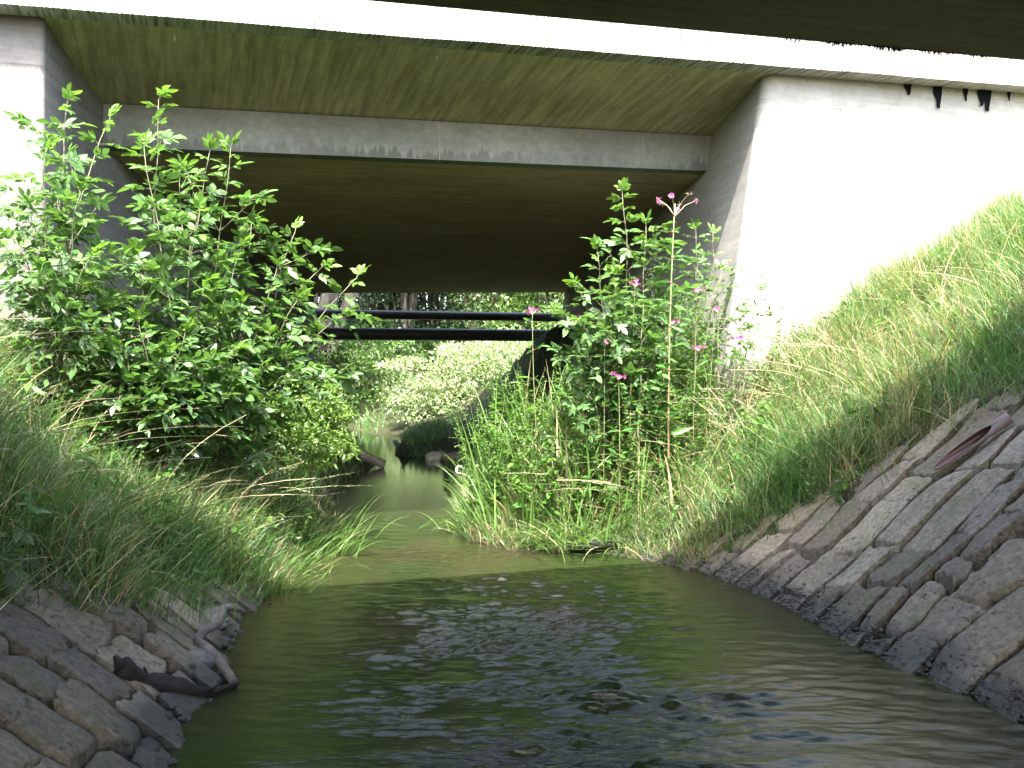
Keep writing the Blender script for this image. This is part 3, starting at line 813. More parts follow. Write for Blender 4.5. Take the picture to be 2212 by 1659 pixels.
def shrub_parts(root,base,tips,rng,col=(.075,.155,.052),ll=.075,t0=.25,node=.10,pairs=3,side=.75,leaf='compound',stem_r=.011,bendk=.10,young=(.10,.20,.035)):
    lv=Leaves(); mb=MB(); tw=MB()
    for tip in tips:
        tip=np.asarray(tip,float); b=np.asarray(base,float)+np.array([rng.uniform(-.16,.16),rng.uniform(-.16,.16),0])
        L=np.linalg.norm(tip-b); mid=(b+tip)/2+np.array([-(tip[0]-b[0])*bendk*2.2,-(tip[1]-b[1])*bendk,L*bendk])+rng.normal(0,.03*L,3)*np.array([1,1,.2])
        n=14; t=np.linspace(0,1,n)[:,None]; p=(1-t)**2*b+2*t*(1-t)*mid+t*t*tip
        p=p+np.stack([.008*np.sin(t[:,0]*23+rng.uniform(0,6)),.008*np.sin(t[:,0]*19+rng.uniform(0,6)),0*t[:,0]],-1)
        tw.tube(p,np.linspace(stem_r*min(1,L/1.6),.0025,n),6)
        steps=max(3,int(L*(1-t0)/node)); az=rng.uniform(0,PI)
        for k in range(steps):
            f=t0+(1-t0)*(k+.5)/steps; i=min(n-2,int(f*(n-1))); q=p[i]+(p[i+1]-p[i])*(f*(n-1)-i); td=nrm(p[i+1]-p[i])
            az+=PI/2+rng.uniform(-.3,.3); rem=(1-f)*L
            for s in (0,PI):
                a=az+s; out=np.array([math.cos(a),math.sin(a),0]); out=nrm(out-td*np.dot(out,td))
                c=np.array(col)*(1-max(0,f-.8)*3)+np.array(young)*max(0,f-.8)*3
                if rem>.30 and rng.rand()<side:
                    bl=min(.55,.14+rem*.32)*rng.uniform(.6,1.15); bd=nrm(out*.95+td*.75+np.array([0,0,.12]))
                    bp=q+bd*(bl*np.linspace(0,1,5))[:,None]+np.array([0,0,1.])*(.05*bl*np.linspace(0,1,5)**2)[:,None]
                    mb.tube(bp,[.0045,.0038,.003,.0022,.0014],4,None,cap=False)
                    m=max(2,int(bl/.085))
                    for j in range(1,m+1):
                        qq=bp[0]+(bp[-1]-bp[0])*j/m
                        for s2 in (-1,1):
                            sd_=nrm(np.cross(bd,[0,0,1.])); 
                            if j%2: dd=bd*.5+s2*sd_*.85+np.array([0,0,.1])
                            else: dd=bd*.5+s2*np.array([0,0,.5])+sd_*.3*s2
                            compound(lv,mb,qq,dd,rng.uniform(.09,.15),rng.randint(1,pairs+1),ll*rng.uniform(.75,1.05),rng,c)
                    compound(lv,mb,bp[-1],bd,.14,pairs,ll,rng,c)
                else:
                    compound(lv,mb,q,nrm(out*.9+td*.55),rng.uniform(.10,.17)*(.55+.45*min(1,rem/.3)),rng.randint(2,pairs+1),ll*(.6+.4*min(1,rem/.25)),rng,c)
        for _ in range(3):
            compound(lv,mb,p[-1],nrm(p[-1]-p[-2])+rng.normal(0,.28,3),.10,2,ll*.75,rng,np.array(young))
    for v_,f_ in ((mb,0),): 
        off=tw.n; tw.f+=[a+off for a in mb.f]; tw.v+=mb.v; tw.n+=mb.n
    tw.build('stem',M['stem'],root,True)
    return lv.build('foliage',M['leaf'],root,rng=rng)

def gpt(x,y): return np.array([x,y,float(ground_z(np.array([x]),np.array([y]))[0])])
def shrub(name,label,cat,base,tips,seed,group=None,**k):
    rng=np.random.RandomState(seed); root=empty(name,base); tag(root,label,cat,group)
    b=gpt(*base[:2]); root.location=b
    tl=[at(*t)-b for t in tips]
    shrub_parts(root,(0,0,-.03),tl,rng,**k); return root
shrub('shrub','slender loose shrub in front of the left abutment, leftmost of the bushes','shrub',(-3.05,6.75,0),
  [(145,225,6.9),(95,330,6.6),(62,450,6.7),(35,520,6.4),(235,260,7.0),(170,420,6.5),(190,560,6.4)],1,ll=.078,side=.30,node=.14,pairs=3)
shrub('shrub','tallest dense leafy shrub on the left bank, its top against the grey girder','shrub',(-2.45,7.3,0),
  [(345,215,7.3),(310,320,7.1),(385,370,7.4),(500,320,7.5),(455,330,7.3),(430,460,7.1),(520,540,7.4),(300,560,6.8),(440,620,6.9)],2,ll=.088,side=.24,node=.135)
shrub('shrub','leafy shrub leaning right from the left bank, towards the two dark pipes','shrub',(-2.2,7.7,0),
  [(545,480,7.7),(635,500,7.9),(600,580,7.6),(690,580,8.0),(770,600,8.0),(735,680,8.1),(690,720,7.8),(640,650,7.6),(520,660,7.3),(580,730,7.5),(480,700,7.2),(620,790,7.7)],3,ll=.086,side=.26,node=.13)
shrub('shrub','low dark leafy undergrowth bush below the tallest left shrub','shrub',(-2.6,6.9,0),
  [(220,640,6.8),(300,700,6.7),(400,720,6.8),(500,760,7.0),(180,720,6.7),(350,780,6.6),(450,790,6.8),(560,800,7.2),(270,760,6.6)],4,ll=.085,side=.6,node=.09,col=(.060,.130,.042))
# right bank
shrub('sapling','upright leafy sapling on the right bank, left of the tallest pink flower','sapling',(.98,9.0,0),
  [(1345,418,8.9),(1395,490,9.0),(1290,545,8.8),(1250,620,8.7),(1420,600,9.1),(1330,600,8.7),(1440,690,9.0),(1270,700,8.8)],5,ll=.088,side=.30,node=.12,t0=.3)
shrub('sapling','thin sapling with few leaves before the right abutment corner','sapling',(1.75,9.1,0),
  [(1540,510,9.1),(1505,500,9.0),(1560,590,9.0),(1480,640,9.0)],6,ll=.065,side=.2,node=.14,pairs=2,t0=.35)
shrub('sapling','small sprig against the overexposed white abutment wall','sapling',(2.15,9.05,0),
  [(1640,610,9.1),(1660,690,9.0),(1600,690,9.1)],7,ll=.05,side=.2,node=.13,pairs=2,t0=.35)

# ------------------------------------------------------------------ balsams
def flower(fl,p,d,rng,s=.022,c=(.50,.13,.40)):
    lv=Leaves(); fl.append(lv)
    d=nrm(np.asarray(d,float)); 
    a=nrm(np.cross(d,[0,0,1.])+1e-6); u=np.cross(a,d)
    for ang in np.linspace(0,2*PI,6)[:-1]:
        r_=a*math.cos(ang)+u*math.sin(ang); lv.add(p,d*.6+r_*.9,d-r_*.5,s*rng.uniform(.9,1.3),s*1.0,np.array(c)*rng.uniform(.75,1.25))
    for ang in np.linspace(0,2*PI,5)[:-1]:
        r_=a*math.cos(ang)+u*math.sin(ang); lv.add(p-d*s*.9,d*.9+r_*.35,r_,s*1.05,s*.7,np.array(c)*np.array([.85,.8,.9]))
def balsam(label,px,py,Yv,bx,by,seed,tall=False,group='smaller pink balsams among the right bank grass'):
    rng=np.random.RandomState(seed); b=gpt(bx,by); tip=at(px,py,Yv)-b; root=empty('balsam_plant',b)
    tag(root,label,'flower',group)
    L=np.linalg.norm(tip); n=16; t=np.linspace(0,1,n)[:,None]
    mid=tip*.5+np.array([-.05,.02,0])*(1 if tall else rng.normal(0,1))
    p=2*t*(1-t)*mid+t*t*tip; r0=.010 if tall else .0045
    cs=np.array([.13,.05,.035])*(1-np.clip(t*1.5,0,1))+np.array([.14,.175,.075])*np.clip(t*1.5,0,1)
    st=MB(); st.tube(p,np.linspace(r0,r0*.55,n),8,np.repeat(cs,8,axis=0)); 
    lv=Leaves(); fl=[]; tw=MB()
    nodes=[.26,.33,.40,.47,.54,.61,.68,.75,.83,.91] if tall else list(np.linspace(.25,.95,6))
    az=rng.uniform(0,2)
    for q_ in nodes:
        i=min(n-2,int(q_*(n-1))); q=p[i]+(p[i+1]-p[i])*(q_*(n-1)-i)
        if tall: st.tube([q-[0,0,.008],q,q+[0,0,.008]],[r0*.8,r0*1.05,r0*.8],8,(.24,.10,.06))
        az+=rng.uniform(.5,1.1)
        for k in range(3):
            a=az+k*2*PI/3; dd=np.array([math.cos(a),math.sin(a),rng.uniform(-.45,.65)]); l=(.17 if tall else .15)*rng.uniform(.7,1.15)*(1.15-.55*q_)
            tw.tube([q,q+dd*.03],[.002,.0015],3,(.25,.12,.08),cap=False)
            lv.add(q+dd*.03,dd,np.array([0,0,.7])+rng.normal(0,.6,3)+np.array([0,-.35,0]),l,l*.30,greens(1,(.055,.155,.035),.18,rng)[0])
    top=p[-1]; nb_=8 if tall else 4
    for k in range(nb_):
        a=k*2*PI/nb_+rng.uniform(-.3,.3); s=(.135 if tall else .045)*rng.uniform(.7,1.3)
        dd=nrm(np.array([math.cos(a),math.sin(a)*.8,rng.uniform(.5,1.1)])); e=top-[0,0,.10 if tall else .03]+dd*s*1.35
        tw.tube([top-[0,0,.11 if tall else .035],(top-[0,0,.05 if tall else .02]+e)/2,e],[.003,.0022,.0015],4,(.33,.27,.17),cap=False)
        if k%(1 if not tall else 2)==0 or (tall and k==3): flower(fl,e,np.array([math.cos(a),math.sin(a)-.6,-.25]),rng,.023 if tall else .020)
        for _ in range(6 if tall else 3):
            bq=e+rng.normal(0,.014,3); tw.tube([e,bq],[.0011,.0009],3,(.28,.2,.14),cap=False)
            lv.add(bq,rng.normal(0,1,3),rng.normal(0,1,3),.014,.009,np.array([.26,.20,.12])*rng.uniform(.6,1.2))
    cs_=np.array([.30,.24,.15])
    for a_ in tw.f: st.f.append(a_+st.n)
    st.v+=tw.v; st.c+=tw.c; st.n+=tw.n
    st.build('stem',M['bstem'],root,True); lv.build('leaves',M['leaf'],root,'lance',rng=rng); [q_.build('flower',M['petal'],root,'petal',rng=rng) for q_ in fl]
balsam('tallest pink balsam on one thick stem, flowering high above the right bank',1458,440,8.55,1.36,8.60,1,True,None)
for i,(px,py,Yv,bx,by,lab) in enumerate([
 (1150,672,9.0,.28,9.0,'balsam with pink flowers standing before the right end of the dark pipes'),
 (1262,690,8.9,.62,8.9,'small pink balsam right below the left leaves of the big sapling'),
 (1306,742,8.7,.80,8.75,'lowish pink balsam in the grass under the upright sapling'),
 (1372,612,8.8,1.05,8.85,'pink balsam flowering among the leaves of the upright sapling'),
 (1447,695,8.7,1.30,8.75,'pink balsam flower touching the thick stem of the tallest one'),
 (1505,625,9.0,1.65,9.0,'pink balsam before the shaded abutment face, right of the tall stem'),
 (1545,668,9.0,1.75,8.95,'pink balsam with a cluster of flowers near the abutment corner'),
 (1508,752,8.8,1.62,8.75,'low dull pink balsam in grass right of the tall stem'),
 (1592,730,8.9,1.95,8.85,'pink balsam lowest on the right, under the white wall edge'),
 (1336,812,8.6,.92,8.6,'lowest pink balsam, half sunk in grass left of the tall stem')]):
    balsam(lab,px,py,Yv,bx,by,20+i)
def loosestrife():
    rng=np.random.RandomState(8); b=gpt(2.42,8.9); root=empty('loosestrife_plant',b); tag(root,'thin plant with pale purple flowers against the white wall','flower')
    mb=MB(); lv=Leaves(); fls=[]
    for px,py in ((1683,640),(1712,668),(1700,720)):
        fl=Leaves(); fls.append(fl); tip=at(px,py,8.95)-b; t=np.linspace(0,1,10)[:,None]; p=t*tip+t*(1-t)*rng.normal(0,.05,3); mb.tube(p,np.linspace(.004,.0015,10),4,(.12,.14,.07))
        for f in np.linspace(.2,.98,26):
            q=f*tip; a=rng.uniform(0,2*PI); d=np.array([math.cos(a),math.sin(a),.5])
            if f>.72 and rng.rand()<.7: lv2=fl; lv2.add(q,d,[0,0,1.],.018,.012,np.array([.42,.25,.55])*rng.uniform(.7,1.1))
            lv.add(q,d,[0,0,1.],.05*(1.2-f),.010,greens(1,(.06,.13,.05),.2,rng)[0])
    mb.build('stem',M['bstem'],root); lv.build('leaves',M['leaf'],root,'lance'); [q.build('flower_spike',M['petal'],root,'petal').__setitem__('kind','stuff') for q in fls]
loosestrife()

# ------------------------------------------------------------------ reeds at the water's edge
def reed(label,bx,by,n,h,spread,seed,azm=None,lean=(.02,.3),droop=(.1,.9),w=(.014,.026),rad=.12,z=None):
    rng=np.random.RandomState(seed); b=gpt(bx,by); b[2]=max(b[2],-.05) if z is None else z
    P=np.stack([rng.normal(0,rad,n),rng.normal(0,rad*.7,n),rng.uniform(-.02,.02,n)],-1)
    C=greens(n,(.085,.18,.045),.2,rng,.3)
    k=rng.rand(n)<.08; C[k]=np.array(STRAW)*.9
    az=rng.uniform(0,2*PI,n) if azm is None else rng.normal(azm,spread,n)
    o=blades('reed_clump',P,rng.uniform(.55,1.,n)*h,rng.uniform(*w,n),rng.uniform(*lean,n),rng.uniform(*droop,n),C,M['grass'],7,rng,az=az)
    o.location=b; tag(o,label,'reeds','reed clumps along the right water edge'); return o
reed('tall upright reed clump, leftmost on the right bank, tips above the far water',-.12,9.35,26,1.15,0,1)
reed('upright reed blades just right of the leftmost tall clump',.18,9.25,22,1.0,0,2)
reed('reed clump in the middle of the right bank below the small balsams',.62,9.0,34,1.0,0,3,rad=.16)
reed('reed clump left below the tall balsam stem',1.05,8.75,26,.85,0,4,rad=.14)
reed('short reed tuft at the foot of the tall balsam stem',1.55,8.55,22,.7,0,5,rad=.12)
reed('bleached reed tuft drooping into the water at the left tip of the right bank',-.42,9.6,70,.55,.9,6,PI*1.02,(.5,1.1),(.8,1.8),(.008,.016),.13)
reed('long reed blades swept flat along the water at the foot of the right bank',.22,8.72,60,.95,.35,7,-.12,(1.1,1.5),(.0,.35),(.010,.018),.10,.03)
reed('green reed blades hanging down over the water in front of the right bank',.35,8.78,80,.55,.5,8,-PI/2-.5,(.5,1.1),(.7,1.6),(.008,.016),.28,.10)
reed('arched reed leaves bending left over the swept flat blades',.55,8.80,50,.75,.4,9,PI-.2,(.6,1.1),(.6,1.3),(.009,.017),.16,.05)
def wild(label,bx,by,n,h,seed,azm,spread=.5,lean=(.3,.9),droop=(.6,1.7),w=(.006,.012),rad=.15,group='grass tussocks hanging over the left water edge'):
    o=reed(label,bx,by,n,h,spread,seed,azm,lean,droop,w,rad); o.name='grass_tussock'; o['category']='grass tuft'; o['group']=group; return o
wild('pale grass tussock hanging over the water where the left bank bulges out',-1.66,8.5,90,.6,11,-.1)
wild('grass tussock at the left water edge nearest the fallen branch',-1.72,7.2,80,.45,12,-.3)
wild('grass tussock at the left water edge between two others, half way along',-1.76,7.85,80,.5,13,-.2)
wild('long bright tussock dipping into the narrow water on the left',-1.72,9.3,70,.65,14,0)
wild('bright green fine tussock above the left stone slabs',-1.98,5.3,150,.48,15,-.7,.8,(.1,.7),(.5,1.4),(.003,.006),.20,'fine green tussocks over the paving')
wild('darker fine tussock at the left edge of the picture',-2.45,5.1,150,.50,16,-.5,.9,(.1,.6),(.4,1.3),(.003,.006),.22,'fine green tussocks over the paving')
wild('thin tuft of grass growing from the right paving beside the cut pipe',2.72,7.1,14,.42,17,PI*.7,.8,(.1,.4),(.1,.5),(.003,.006),.03,'fine green tussocks over the paving')
wild('sparse tuft where the dry grass meets the right paving',2.28,7.15,16,.45,18,PI*.6,.8,(.05,.4),(.1,.6),(.003,.006),.04,'fine green tussocks over the paving')

reed('bright reeds standing in the water edge in front of the small balsams',.42,8.85,55,.95,0,21,rad=.22,lean=(.05,.5),droop=(.3,1.3),w=(.012,.024))
reed('bright reeds leaning left over the water, right of the curled white strip',-.05,9.1,60,.9,.8,22,PI*.95,(.2,.7),(.5,1.4),(.012,.022),.20)
reed('reeds leaning right towards the dry grass, at the right end of the reed bed',1.0,8.6,50,.75,.7,23,-.3,(.1,.7),(.4,1.4),(.010,.020),.20)
reed('tangle of pale reeds trailing in the water, left of the half buried log',.50,8.70,70,.6,.6,24,-PI/2,(.7,1.4),(.3,1.2),(.008,.016),.26,.08)
reed('tall reeds behind the others, below the pink balsam at the pipe ends',.35,9.6,40,1.2,0,25,rad=.25,w=(.012,.022))
# ------------------------------------------------------------------ bushes and trees by leaf clouds
def leaf_cloud(n,lobes,rng,L,col,var=.3,asp=.5,yellow=.3,clump=1.0,updown=.7):
    """lobes: (cx,cy,cz,rx,ry,rz); leaves sit in tufts towards the lobe surface"""
    lv=Leaves(); vol=np.array([a[3]*a[4]*a[5] for a in lobes])**.7; cnt=(n*vol/vol.sum()).astype(int)
    for lo,c in zip(lobes,cnt):
        m=max(1,c//22); d=nrm(rng.normal(0,1,(m,3))); rr=rng.uniform(.45,1.,(m,1))**.5
        cen=np.array(lo[:3])+d*rr*np.array(lo[3:])*(1+.18*vnoise(d[:,0]*3,d[:,1]*3,d[:,2]*3,seed=rng.randint(999)))[:,None]
        sz=np.array(lo[3:]).mean()*.16*clump
        k=22; P=(cen[:,None,:]+rng.normal(0,1,(m,k,3))*sz*np.array([1.4,1.4,.6])).reshape(-1,3)
        D=np.repeat(d,k,axis=0)+rng.normal(0,.8,(m*k,3)); N=np.array([0,0,1.])*updown+rng.normal(0,.5,(m*k,3))+np.repeat(d,k,axis=0)*.4
        lv.add(P,D,N,L*rng.uniform(.6,1.3,m*k),L*asp*rng.uniform(.7,1.2,m*k),greens(m*k,col,var,rng,yellow if col[1]>.08 else .05))
    return lv
def bush(name,label,cat,base,lobes,n,L,col,seed,group=None,trunk=None,asp=.5,yellow=.3,simple=True,tr=.05,clump=1.):
    rng=np.random.RandomState(seed); root=empty(name,base); tag(root,label,cat,group)
    lv=leaf_cloud(n,lobes,rng,L,col,.3,asp,yellow,clump); lv.build('crown',M['leaf'],root,'ovate',simple,rng)
    mb=MB()
    for lo in lobes[:14]:
        c=np.array(lo[:3]); s0=np.array([rng.normal(0,tr),rng.normal(0,tr),-.1]); mid=np.array([c[0]*.35,c[1]*.35,c[2]*.6])
        t=np.linspace(0,1,8)[:,None]; p=(1-t)**2*s0+2*t*(1-t)*mid+t*t*c; mb.tube(p,np.linspace(tr,tr*.2,8),7)
        for _ in range(4):
            e=c+rng.normal(0,.45,3)*np.array(lo[3:]); mb.tube([p[5],(p[5]+e)/2+rng.normal(0,.03,3),e],[tr*.3,tr*.2,tr*.08],4)
    mb.build('trunk' if cat=='tree' else 'stems',M['trunk'],root,True)
    return root
def W3(px,py,Y,base): return at(px,py,Y)-np.array(base)
b=gpt(-2.35,9.4)
bush('bush','bright sunlit low bush with narrow leaves at the left water edge, below the shrubs','bush',b,
  [(*W3(650,870,9.4,b),.30,.32,.24),(*W3(700,925,9.5,b),.28,.30,.20),(*W3(600,900,9.2,b),.28,.28,.24),(*W3(728,965,9.6,b),.18,.22,.15),(*W3(655,970,9.2,b),.28,.25,.2),(*W3(690,860,9.6,b),.2,.2,.18),(*W3(610,960,9.0,b),.25,.25,.2)],5200,.060,(.11,.20,.045),3,tr=.012,simple=False,asp=.32)
b=gpt(-3.2,13.6)
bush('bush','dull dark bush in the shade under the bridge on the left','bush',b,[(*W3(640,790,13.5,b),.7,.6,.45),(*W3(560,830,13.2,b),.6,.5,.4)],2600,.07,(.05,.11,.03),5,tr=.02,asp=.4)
# the pale bush overhanging the stream behind the bridge
b=gpt(-1.4,25.4)
lob=[(*W3(x,y,Yv-1.3,b),rx,ry,rz) for x,y,Yv,rx,ry,rz in ((1060,800,26.6,1.1,.8,.6),(960,820,26.2,.9,.7,.45),(900,850,26.0,.6,.6,.35),(865,788,26.0,.6,.4,.13),(1010,880,26.0,1.0,.7,.45),(930,900,25.9,.6,.5,.28),(1100,770,27.0,1.1,1,.6),(1120,880,26.6,1.2,.8,.6),(1000,770,26.6,.7,.6,.35),(950,930,25.9,.5,.4,.22),(1040,935,26.0,.8,.5,.28),(880,880,25.9,.4,.4,.15),(1180,820,26.8,1,.8,.7))]
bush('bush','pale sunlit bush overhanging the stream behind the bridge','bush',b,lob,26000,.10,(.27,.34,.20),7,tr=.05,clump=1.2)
FT=[(-9.5,31,7.5,'dark','tree farthest left in the woods behind the bridge, mostly hidden'),
    (-6.6,34,8.5,'dark','dark shaded tree left of the stream, behind the pipes'),
    (-4.0,37,9,'dark','dark leafy tree over the bend of the stream behind the pipes'),
    (-1.2,36,9,'mid','leafy tree in the middle of the view behind the pipes'),
    (1.6,34,8.5,'pale','bright leafy tree at the right end of the pipes, behind the bridge'),
    (4.6,33,8,'pale','bright tree behind the right abutment, mostly hidden'),
    (-2.6,43,10,'dark','tree deep in the woods between the dark and the bright ones'),
    (2.2,42,10,'mid','tree deep in the woods right of the stream'),
    (-7.5,42,10,'dark','tree deep in the woods left of the stream'),
    (-3.2,39.5,9,'dark','dark tree standing behind the bend of the stream'),(.4,39.5,9,'mid','tree filling the gap right of the middle tree behind the pipes'),(-5.2,39,9,'dark','dark tree filling the gap above the fallen trunk')]
for i,(x,y,h,kd,lab) in enumerate(FT):
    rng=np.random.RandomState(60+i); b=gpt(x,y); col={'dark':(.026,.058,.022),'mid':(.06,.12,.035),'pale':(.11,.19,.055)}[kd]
    lobes=[(rng.normal(0,1.1),rng.normal(0,1.0),z+rng.uniform(-.3,.3),rng.uniform(1.0,1.7),rng.uniform(1.,1.5),rng.uniform(.6,1.0)) for z in np.linspace(1.2,h-1,13)]
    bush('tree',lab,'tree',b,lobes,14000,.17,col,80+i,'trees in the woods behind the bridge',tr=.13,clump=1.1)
for i,(x,y,rr,lab) in enumerate(((-6.3,29.5,1.0,'dark bush on the far left bank behind the bridge'),(-4.3,31,.9,'shadowed bush at the water bend behind the bridge'),(2.0,27.5,1.1,'bright bush right of the pale overhanging one, behind the bridge'),(-3.1,33,.8,'low bush at the far end of the visible water'),(-3.6,28.0,.85,'dark low bush closing the bend of the stream, behind the fallen trunk'),(-5.4,27.6,1.1,'dark bush on the left of the fallen trunk'))):
    rng=np.random.RandomState(90+i); b=gpt(x,y)
    lobes=[(rng.normal(0,rr*.7),rng.normal(0,rr*.5),rr*.5+rng.uniform(0,rr*1.3),rr*.8,rr*.8,rr*.5) for _ in range(6)]
    bush('bush',lab,'bush',b,lobes,3500,.12,(.06,.12,.03) if x<0 else (.10,.18,.05),95+i,'bushes along the water behind the bridge',tr=.03)

b=gpt(-7.8,24.9); rng=np.random.RandomState(5)  # unseen tree, added to throw shade on the left bank past the bridge
bush('tree','tall spreading tree out of view beyond the bridge, added to shade the left of the stream','tree',b,
  [(rng.uniform(-1.5,3.4),rng.uniform(-1.2,2.0),rng.uniform(4.4,8.5),rng.uniform(1.2,1.9),rng.uniform(1.2,1.8),rng.uniform(.7,1.1)) for _ in range(16)],16000,.17,(.05,.11,.03),99,'trees in the woods behind the bridge',tr=.16)
b=gpt(-6.0,28.8); rng=np.random.RandomState(6)  # high crown hidden by the deck, added to keep the far woods dark
bush('tree','tallest tree at the stream bend, its unseen crown added to shade the woods behind the pipes','tree',b,
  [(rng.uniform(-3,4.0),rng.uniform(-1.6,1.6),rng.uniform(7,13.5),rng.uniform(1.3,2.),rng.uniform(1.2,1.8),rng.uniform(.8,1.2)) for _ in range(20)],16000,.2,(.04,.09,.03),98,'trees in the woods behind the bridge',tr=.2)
# ------------------------------------------------------------------ dead wood
def wood(name,label,pts,rads,mat,n=12,knots=(),jit=.15,seed=0,cat='branch'):
    pts=np.array(pts,float); rng=np.random.RandomState(seed); t=np.linspace(0,len(pts)-1,len(pts)*6-5)
    # smooth the centre line a little
    P=np.stack([np.interp(t,np.arange(len(pts)),pts[:,k]) for k in range(3)],-1); r_=np.interp(t,np.arange(len(pts)),rads)
    for _ in range(2): P[1:-1]=(P[:-2]+2*P[1:-1]+P[2:])/4
    r_=r_*(1+jit*vnoise(t,t*0,seed=seed,sc=2.2,oct=2)); mb=MB(); mb.tube(P,r_,n)
    v=mb.v[0]; mb.v[0]=v+(.22*np.mean(rads)*vnoise(v[:,0],v[:,1],v[:,2],seed=seed+1,sc=45,oct=3))[:,None]*np.array([.7,.5,.7])
    for a,b,r0 in knots: mb.tube([a,(np.array(a)+b)/2,b],[r0,r0*.7,r0*.3],7)
    return mb
Yb=5.15
P_=[at(262,1440,4.5),at(325,1478,4.62),at(385,1482,4.72),at(450,1498,4.83),at(515,1476,4.98)]
root=empty('dead_branch',P_[2]); tag(root,'forked dead branch lying from the left slabs into the water','branch')
def rel(mb,c): mb.v=[v-c for v in mb.v]; return mb
rel(wood('x','',P_,[.040,.046,.042,.030,.012],M['bark_dark'],14,[(P_[1],P_[1]+np.array([-.03,0,.08]),.016),(P_[0],P_[0]+np.array([-.03,0,.05]),.03),(P_[3],P_[3]+np.array([.05,-.03,.05]),.012)],.38,3),P_[2]).build('thick_limb',M['bark_dark'],root,True)
Q_=[at(505,1475,5.0),at(478,1432,5.15),at(448,1400,5.25),at(425,1385,5.27),at(440,1362,5.4),at(470,1348,5.5),at(483,1325,5.6),at(480,1313,5.65),at(500,1312,5.75),at(525,1322,6.0)]
rel(wood('x','',Q_,[.024,.027,.024,.023,.026,.026,.022,.021,.020,.012],M['bark_grey'],12,[(Q_[3],Q_[3]+np.array([-.16,.03,.0]),.006),(Q_[7],Q_[7]+np.array([.03,0,-.05]),.01)],.12,5),P_[2]).build('bent_limb',M['bark_grey'],root,True)
def log(label,pts,rads,seed):
    o=wood('log',label,pts,rads,M['log'],12,(),.12,seed).build('log',M['log'],None,True); tag(o,label,'log')
log('pale fallen trunk slanting across the far end of the stream',[at(745,950,25.6)+[0,0,.15],at(840,938,25.8)+[0,0,.13],at(935,919,26.3),at(1000,905,26.6)],[.05,.07,.085,.07],1)
log('pale weathered log along the left shore under the bridge',[at(700,955,15.9),at(765,978,15.9),at(832,1003,16.0)],[.09,.10,.06],2)
log('brown log half buried at the foot of the right bank beside the paving',[at(1230,1182,8.62),at(1340,1172,8.60),at(1440,1160,8.45)],[.05,.055,.04],3)
for o_ in bpy.data.objects:
    if o_.get('label','').startswith('brown log'): o_.data.materials.clear(); o_.data.materials.append(M['bark_dark'])
mb=MB(); c=at(993,1015,9.6); th=np.linspace(-.5,5.4,22); p=np.stack([c[0]+.034*np.cos(th),c[1]+.01*np.sin(th),c[2]+.034*np.sin(th)],-1)
p=np.concatenate([p,np.array([p[-1]+[.05,0,-.03],p[-1]+[.09,0,-.08],p[-1]+[.15,0,-.2]])]); mb.tube(p,.009,6)
tag(mb.build('curled_strip',M['pale'],None,True),'curled white strip caught in the reeds at the tip of the right bank','litter')
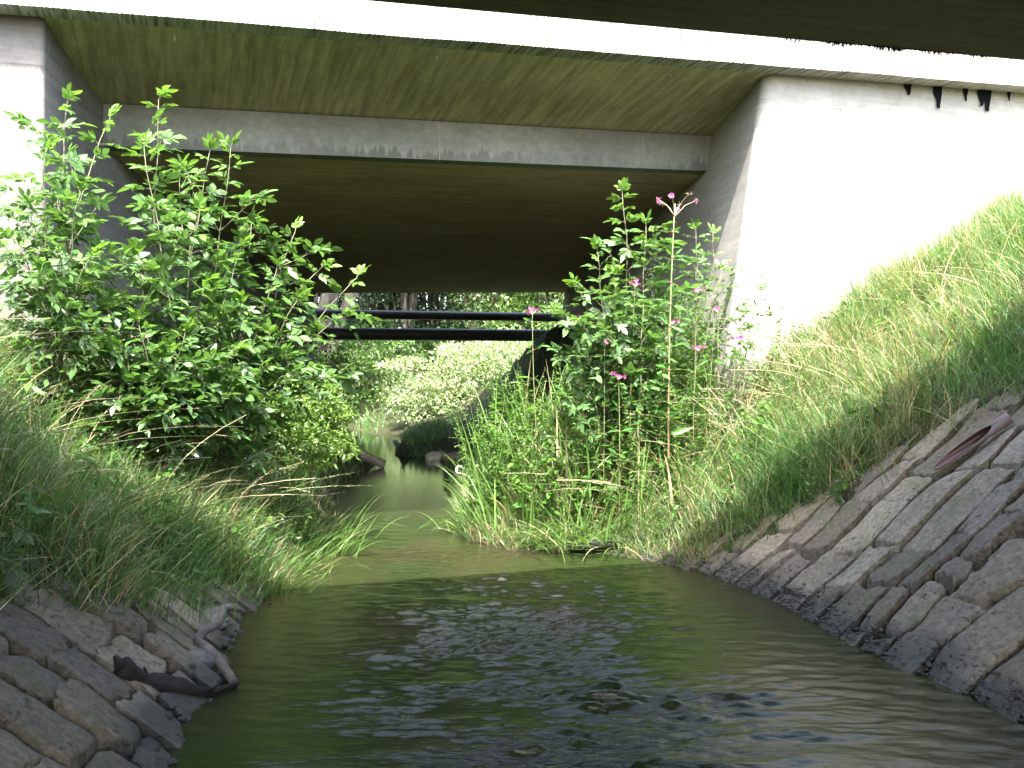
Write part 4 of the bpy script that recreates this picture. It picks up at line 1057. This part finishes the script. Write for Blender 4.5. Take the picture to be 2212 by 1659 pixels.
# overhanging twigs of the left shrub side above the far water
def twigs():
    rng=np.random.RandomState(3); b=gpt(-2.9,12.2); root=empty('willow',b); tag(root,'thin drooping willow twigs over the far water, under the dark pipes','bush')
    mb=MB(); lv=Leaves()
    for px,py in ((800,860),(770,800),(735,770),(790,900),(700,790),(820,830),(755,850)):
        tip=at(px,py,11.8)-b; n=10; t=np.linspace(0,1,n)[:,None]; mid=tip*.5+np.array([-.1,0,.35]); p=2*t*(1-t)*mid+t*t*tip; mb.tube(p,np.linspace(.007,.0015,n),4)
        for f in np.linspace(.35,1,26):
            q=2*f*(1-f)*mid+f*f*tip; d=rng.normal(0,1,3)*np.array([1,1,.4])+[0,0,-.6]; lv.add(q,d,rng.normal(0,.5,3)+[0,0,1],rng.uniform(.06,.10),.016,greens(1,(.08,.17,.04),.2,rng)[0])
    mb.build('stems',M['stem'],root); lv.build('foliage',M['leaf'],root,'lance')
twigs()
SUN=2.4; SKY=.15; EXPO=3.45

# ------------------------------------------------------------------ light, sky, camera
EL=math.radians(55); 
trav=np.array([-.045*1.0,1.0,0]); trav/=np.linalg.norm(trav); trav=np.array([trav[0]*math.cos(EL),trav[1]*math.cos(EL),-math.sin(EL)])
sd=bpy.data.lights.new('sun','SUN'); sd.energy=SUN; sd.angle=math.radians(.5); sd.color=(1,.965,.90)
so=bpy.data.objects.new('sun',sd); COL.objects.link(so)
from mathutils import Vector
so.rotation_euler=Vector(trav).to_track_quat('-Z','Y').to_euler(); so.location=(0,-20,40)
w=bpy.data.worlds.new('World'); scene.world=w; w.use_nodes=True
nt=w.node_tree; nt.nodes.clear()
sk=nt.nodes.new('ShaderNodeTexSky'); sk.sky_type='NISHITA'; sk.sun_disc=False; sk.sun_elevation=EL
sk.sun_rotation=math.atan2(-trav[0],-trav[1]); sk.air_density=1.0; sk.dust_density=3.5; sk.ozone_density=.6
bg=nt.nodes.new('ShaderNodeBackground'); bg.inputs[1].default_value=SKY
ow=nt.nodes.new('ShaderNodeOutputWorld'); nt.links.new(sk.outputs[0],bg.inputs[0]); nt.links.new(bg.outputs[0],ow.inputs[0])
cam=bpy.data.cameras.new('camera'); co=bpy.data.objects.new('camera',cam); COL.objects.link(co); scene.camera=co
cam.lens=35; cam.sensor_width=36; cam.clip_end=1200; cam.clip_start=.05
co.location=(0,0,EYE); co.rotation_euler=(math.radians(90),0,0); cam.shift_y=-(829.5-HY)/2212
vs=scene.view_settings; vs.view_transform='Standard'; vs.look='None'; vs.gamma=1; vs.use_curve_mapping=False; vs.exposure=EXPO
cy=scene.cycles; cy.max_bounces=10; cy.diffuse_bounces=6; cy.glossy_bounces=4; cy.transmission_bounces=6; cy.transparent_max_bounces=8
cy.caustics_reflective=False; cy.caustics_refractive=False; cy.sample_clamp_indirect=6; cy.use_denoising=True
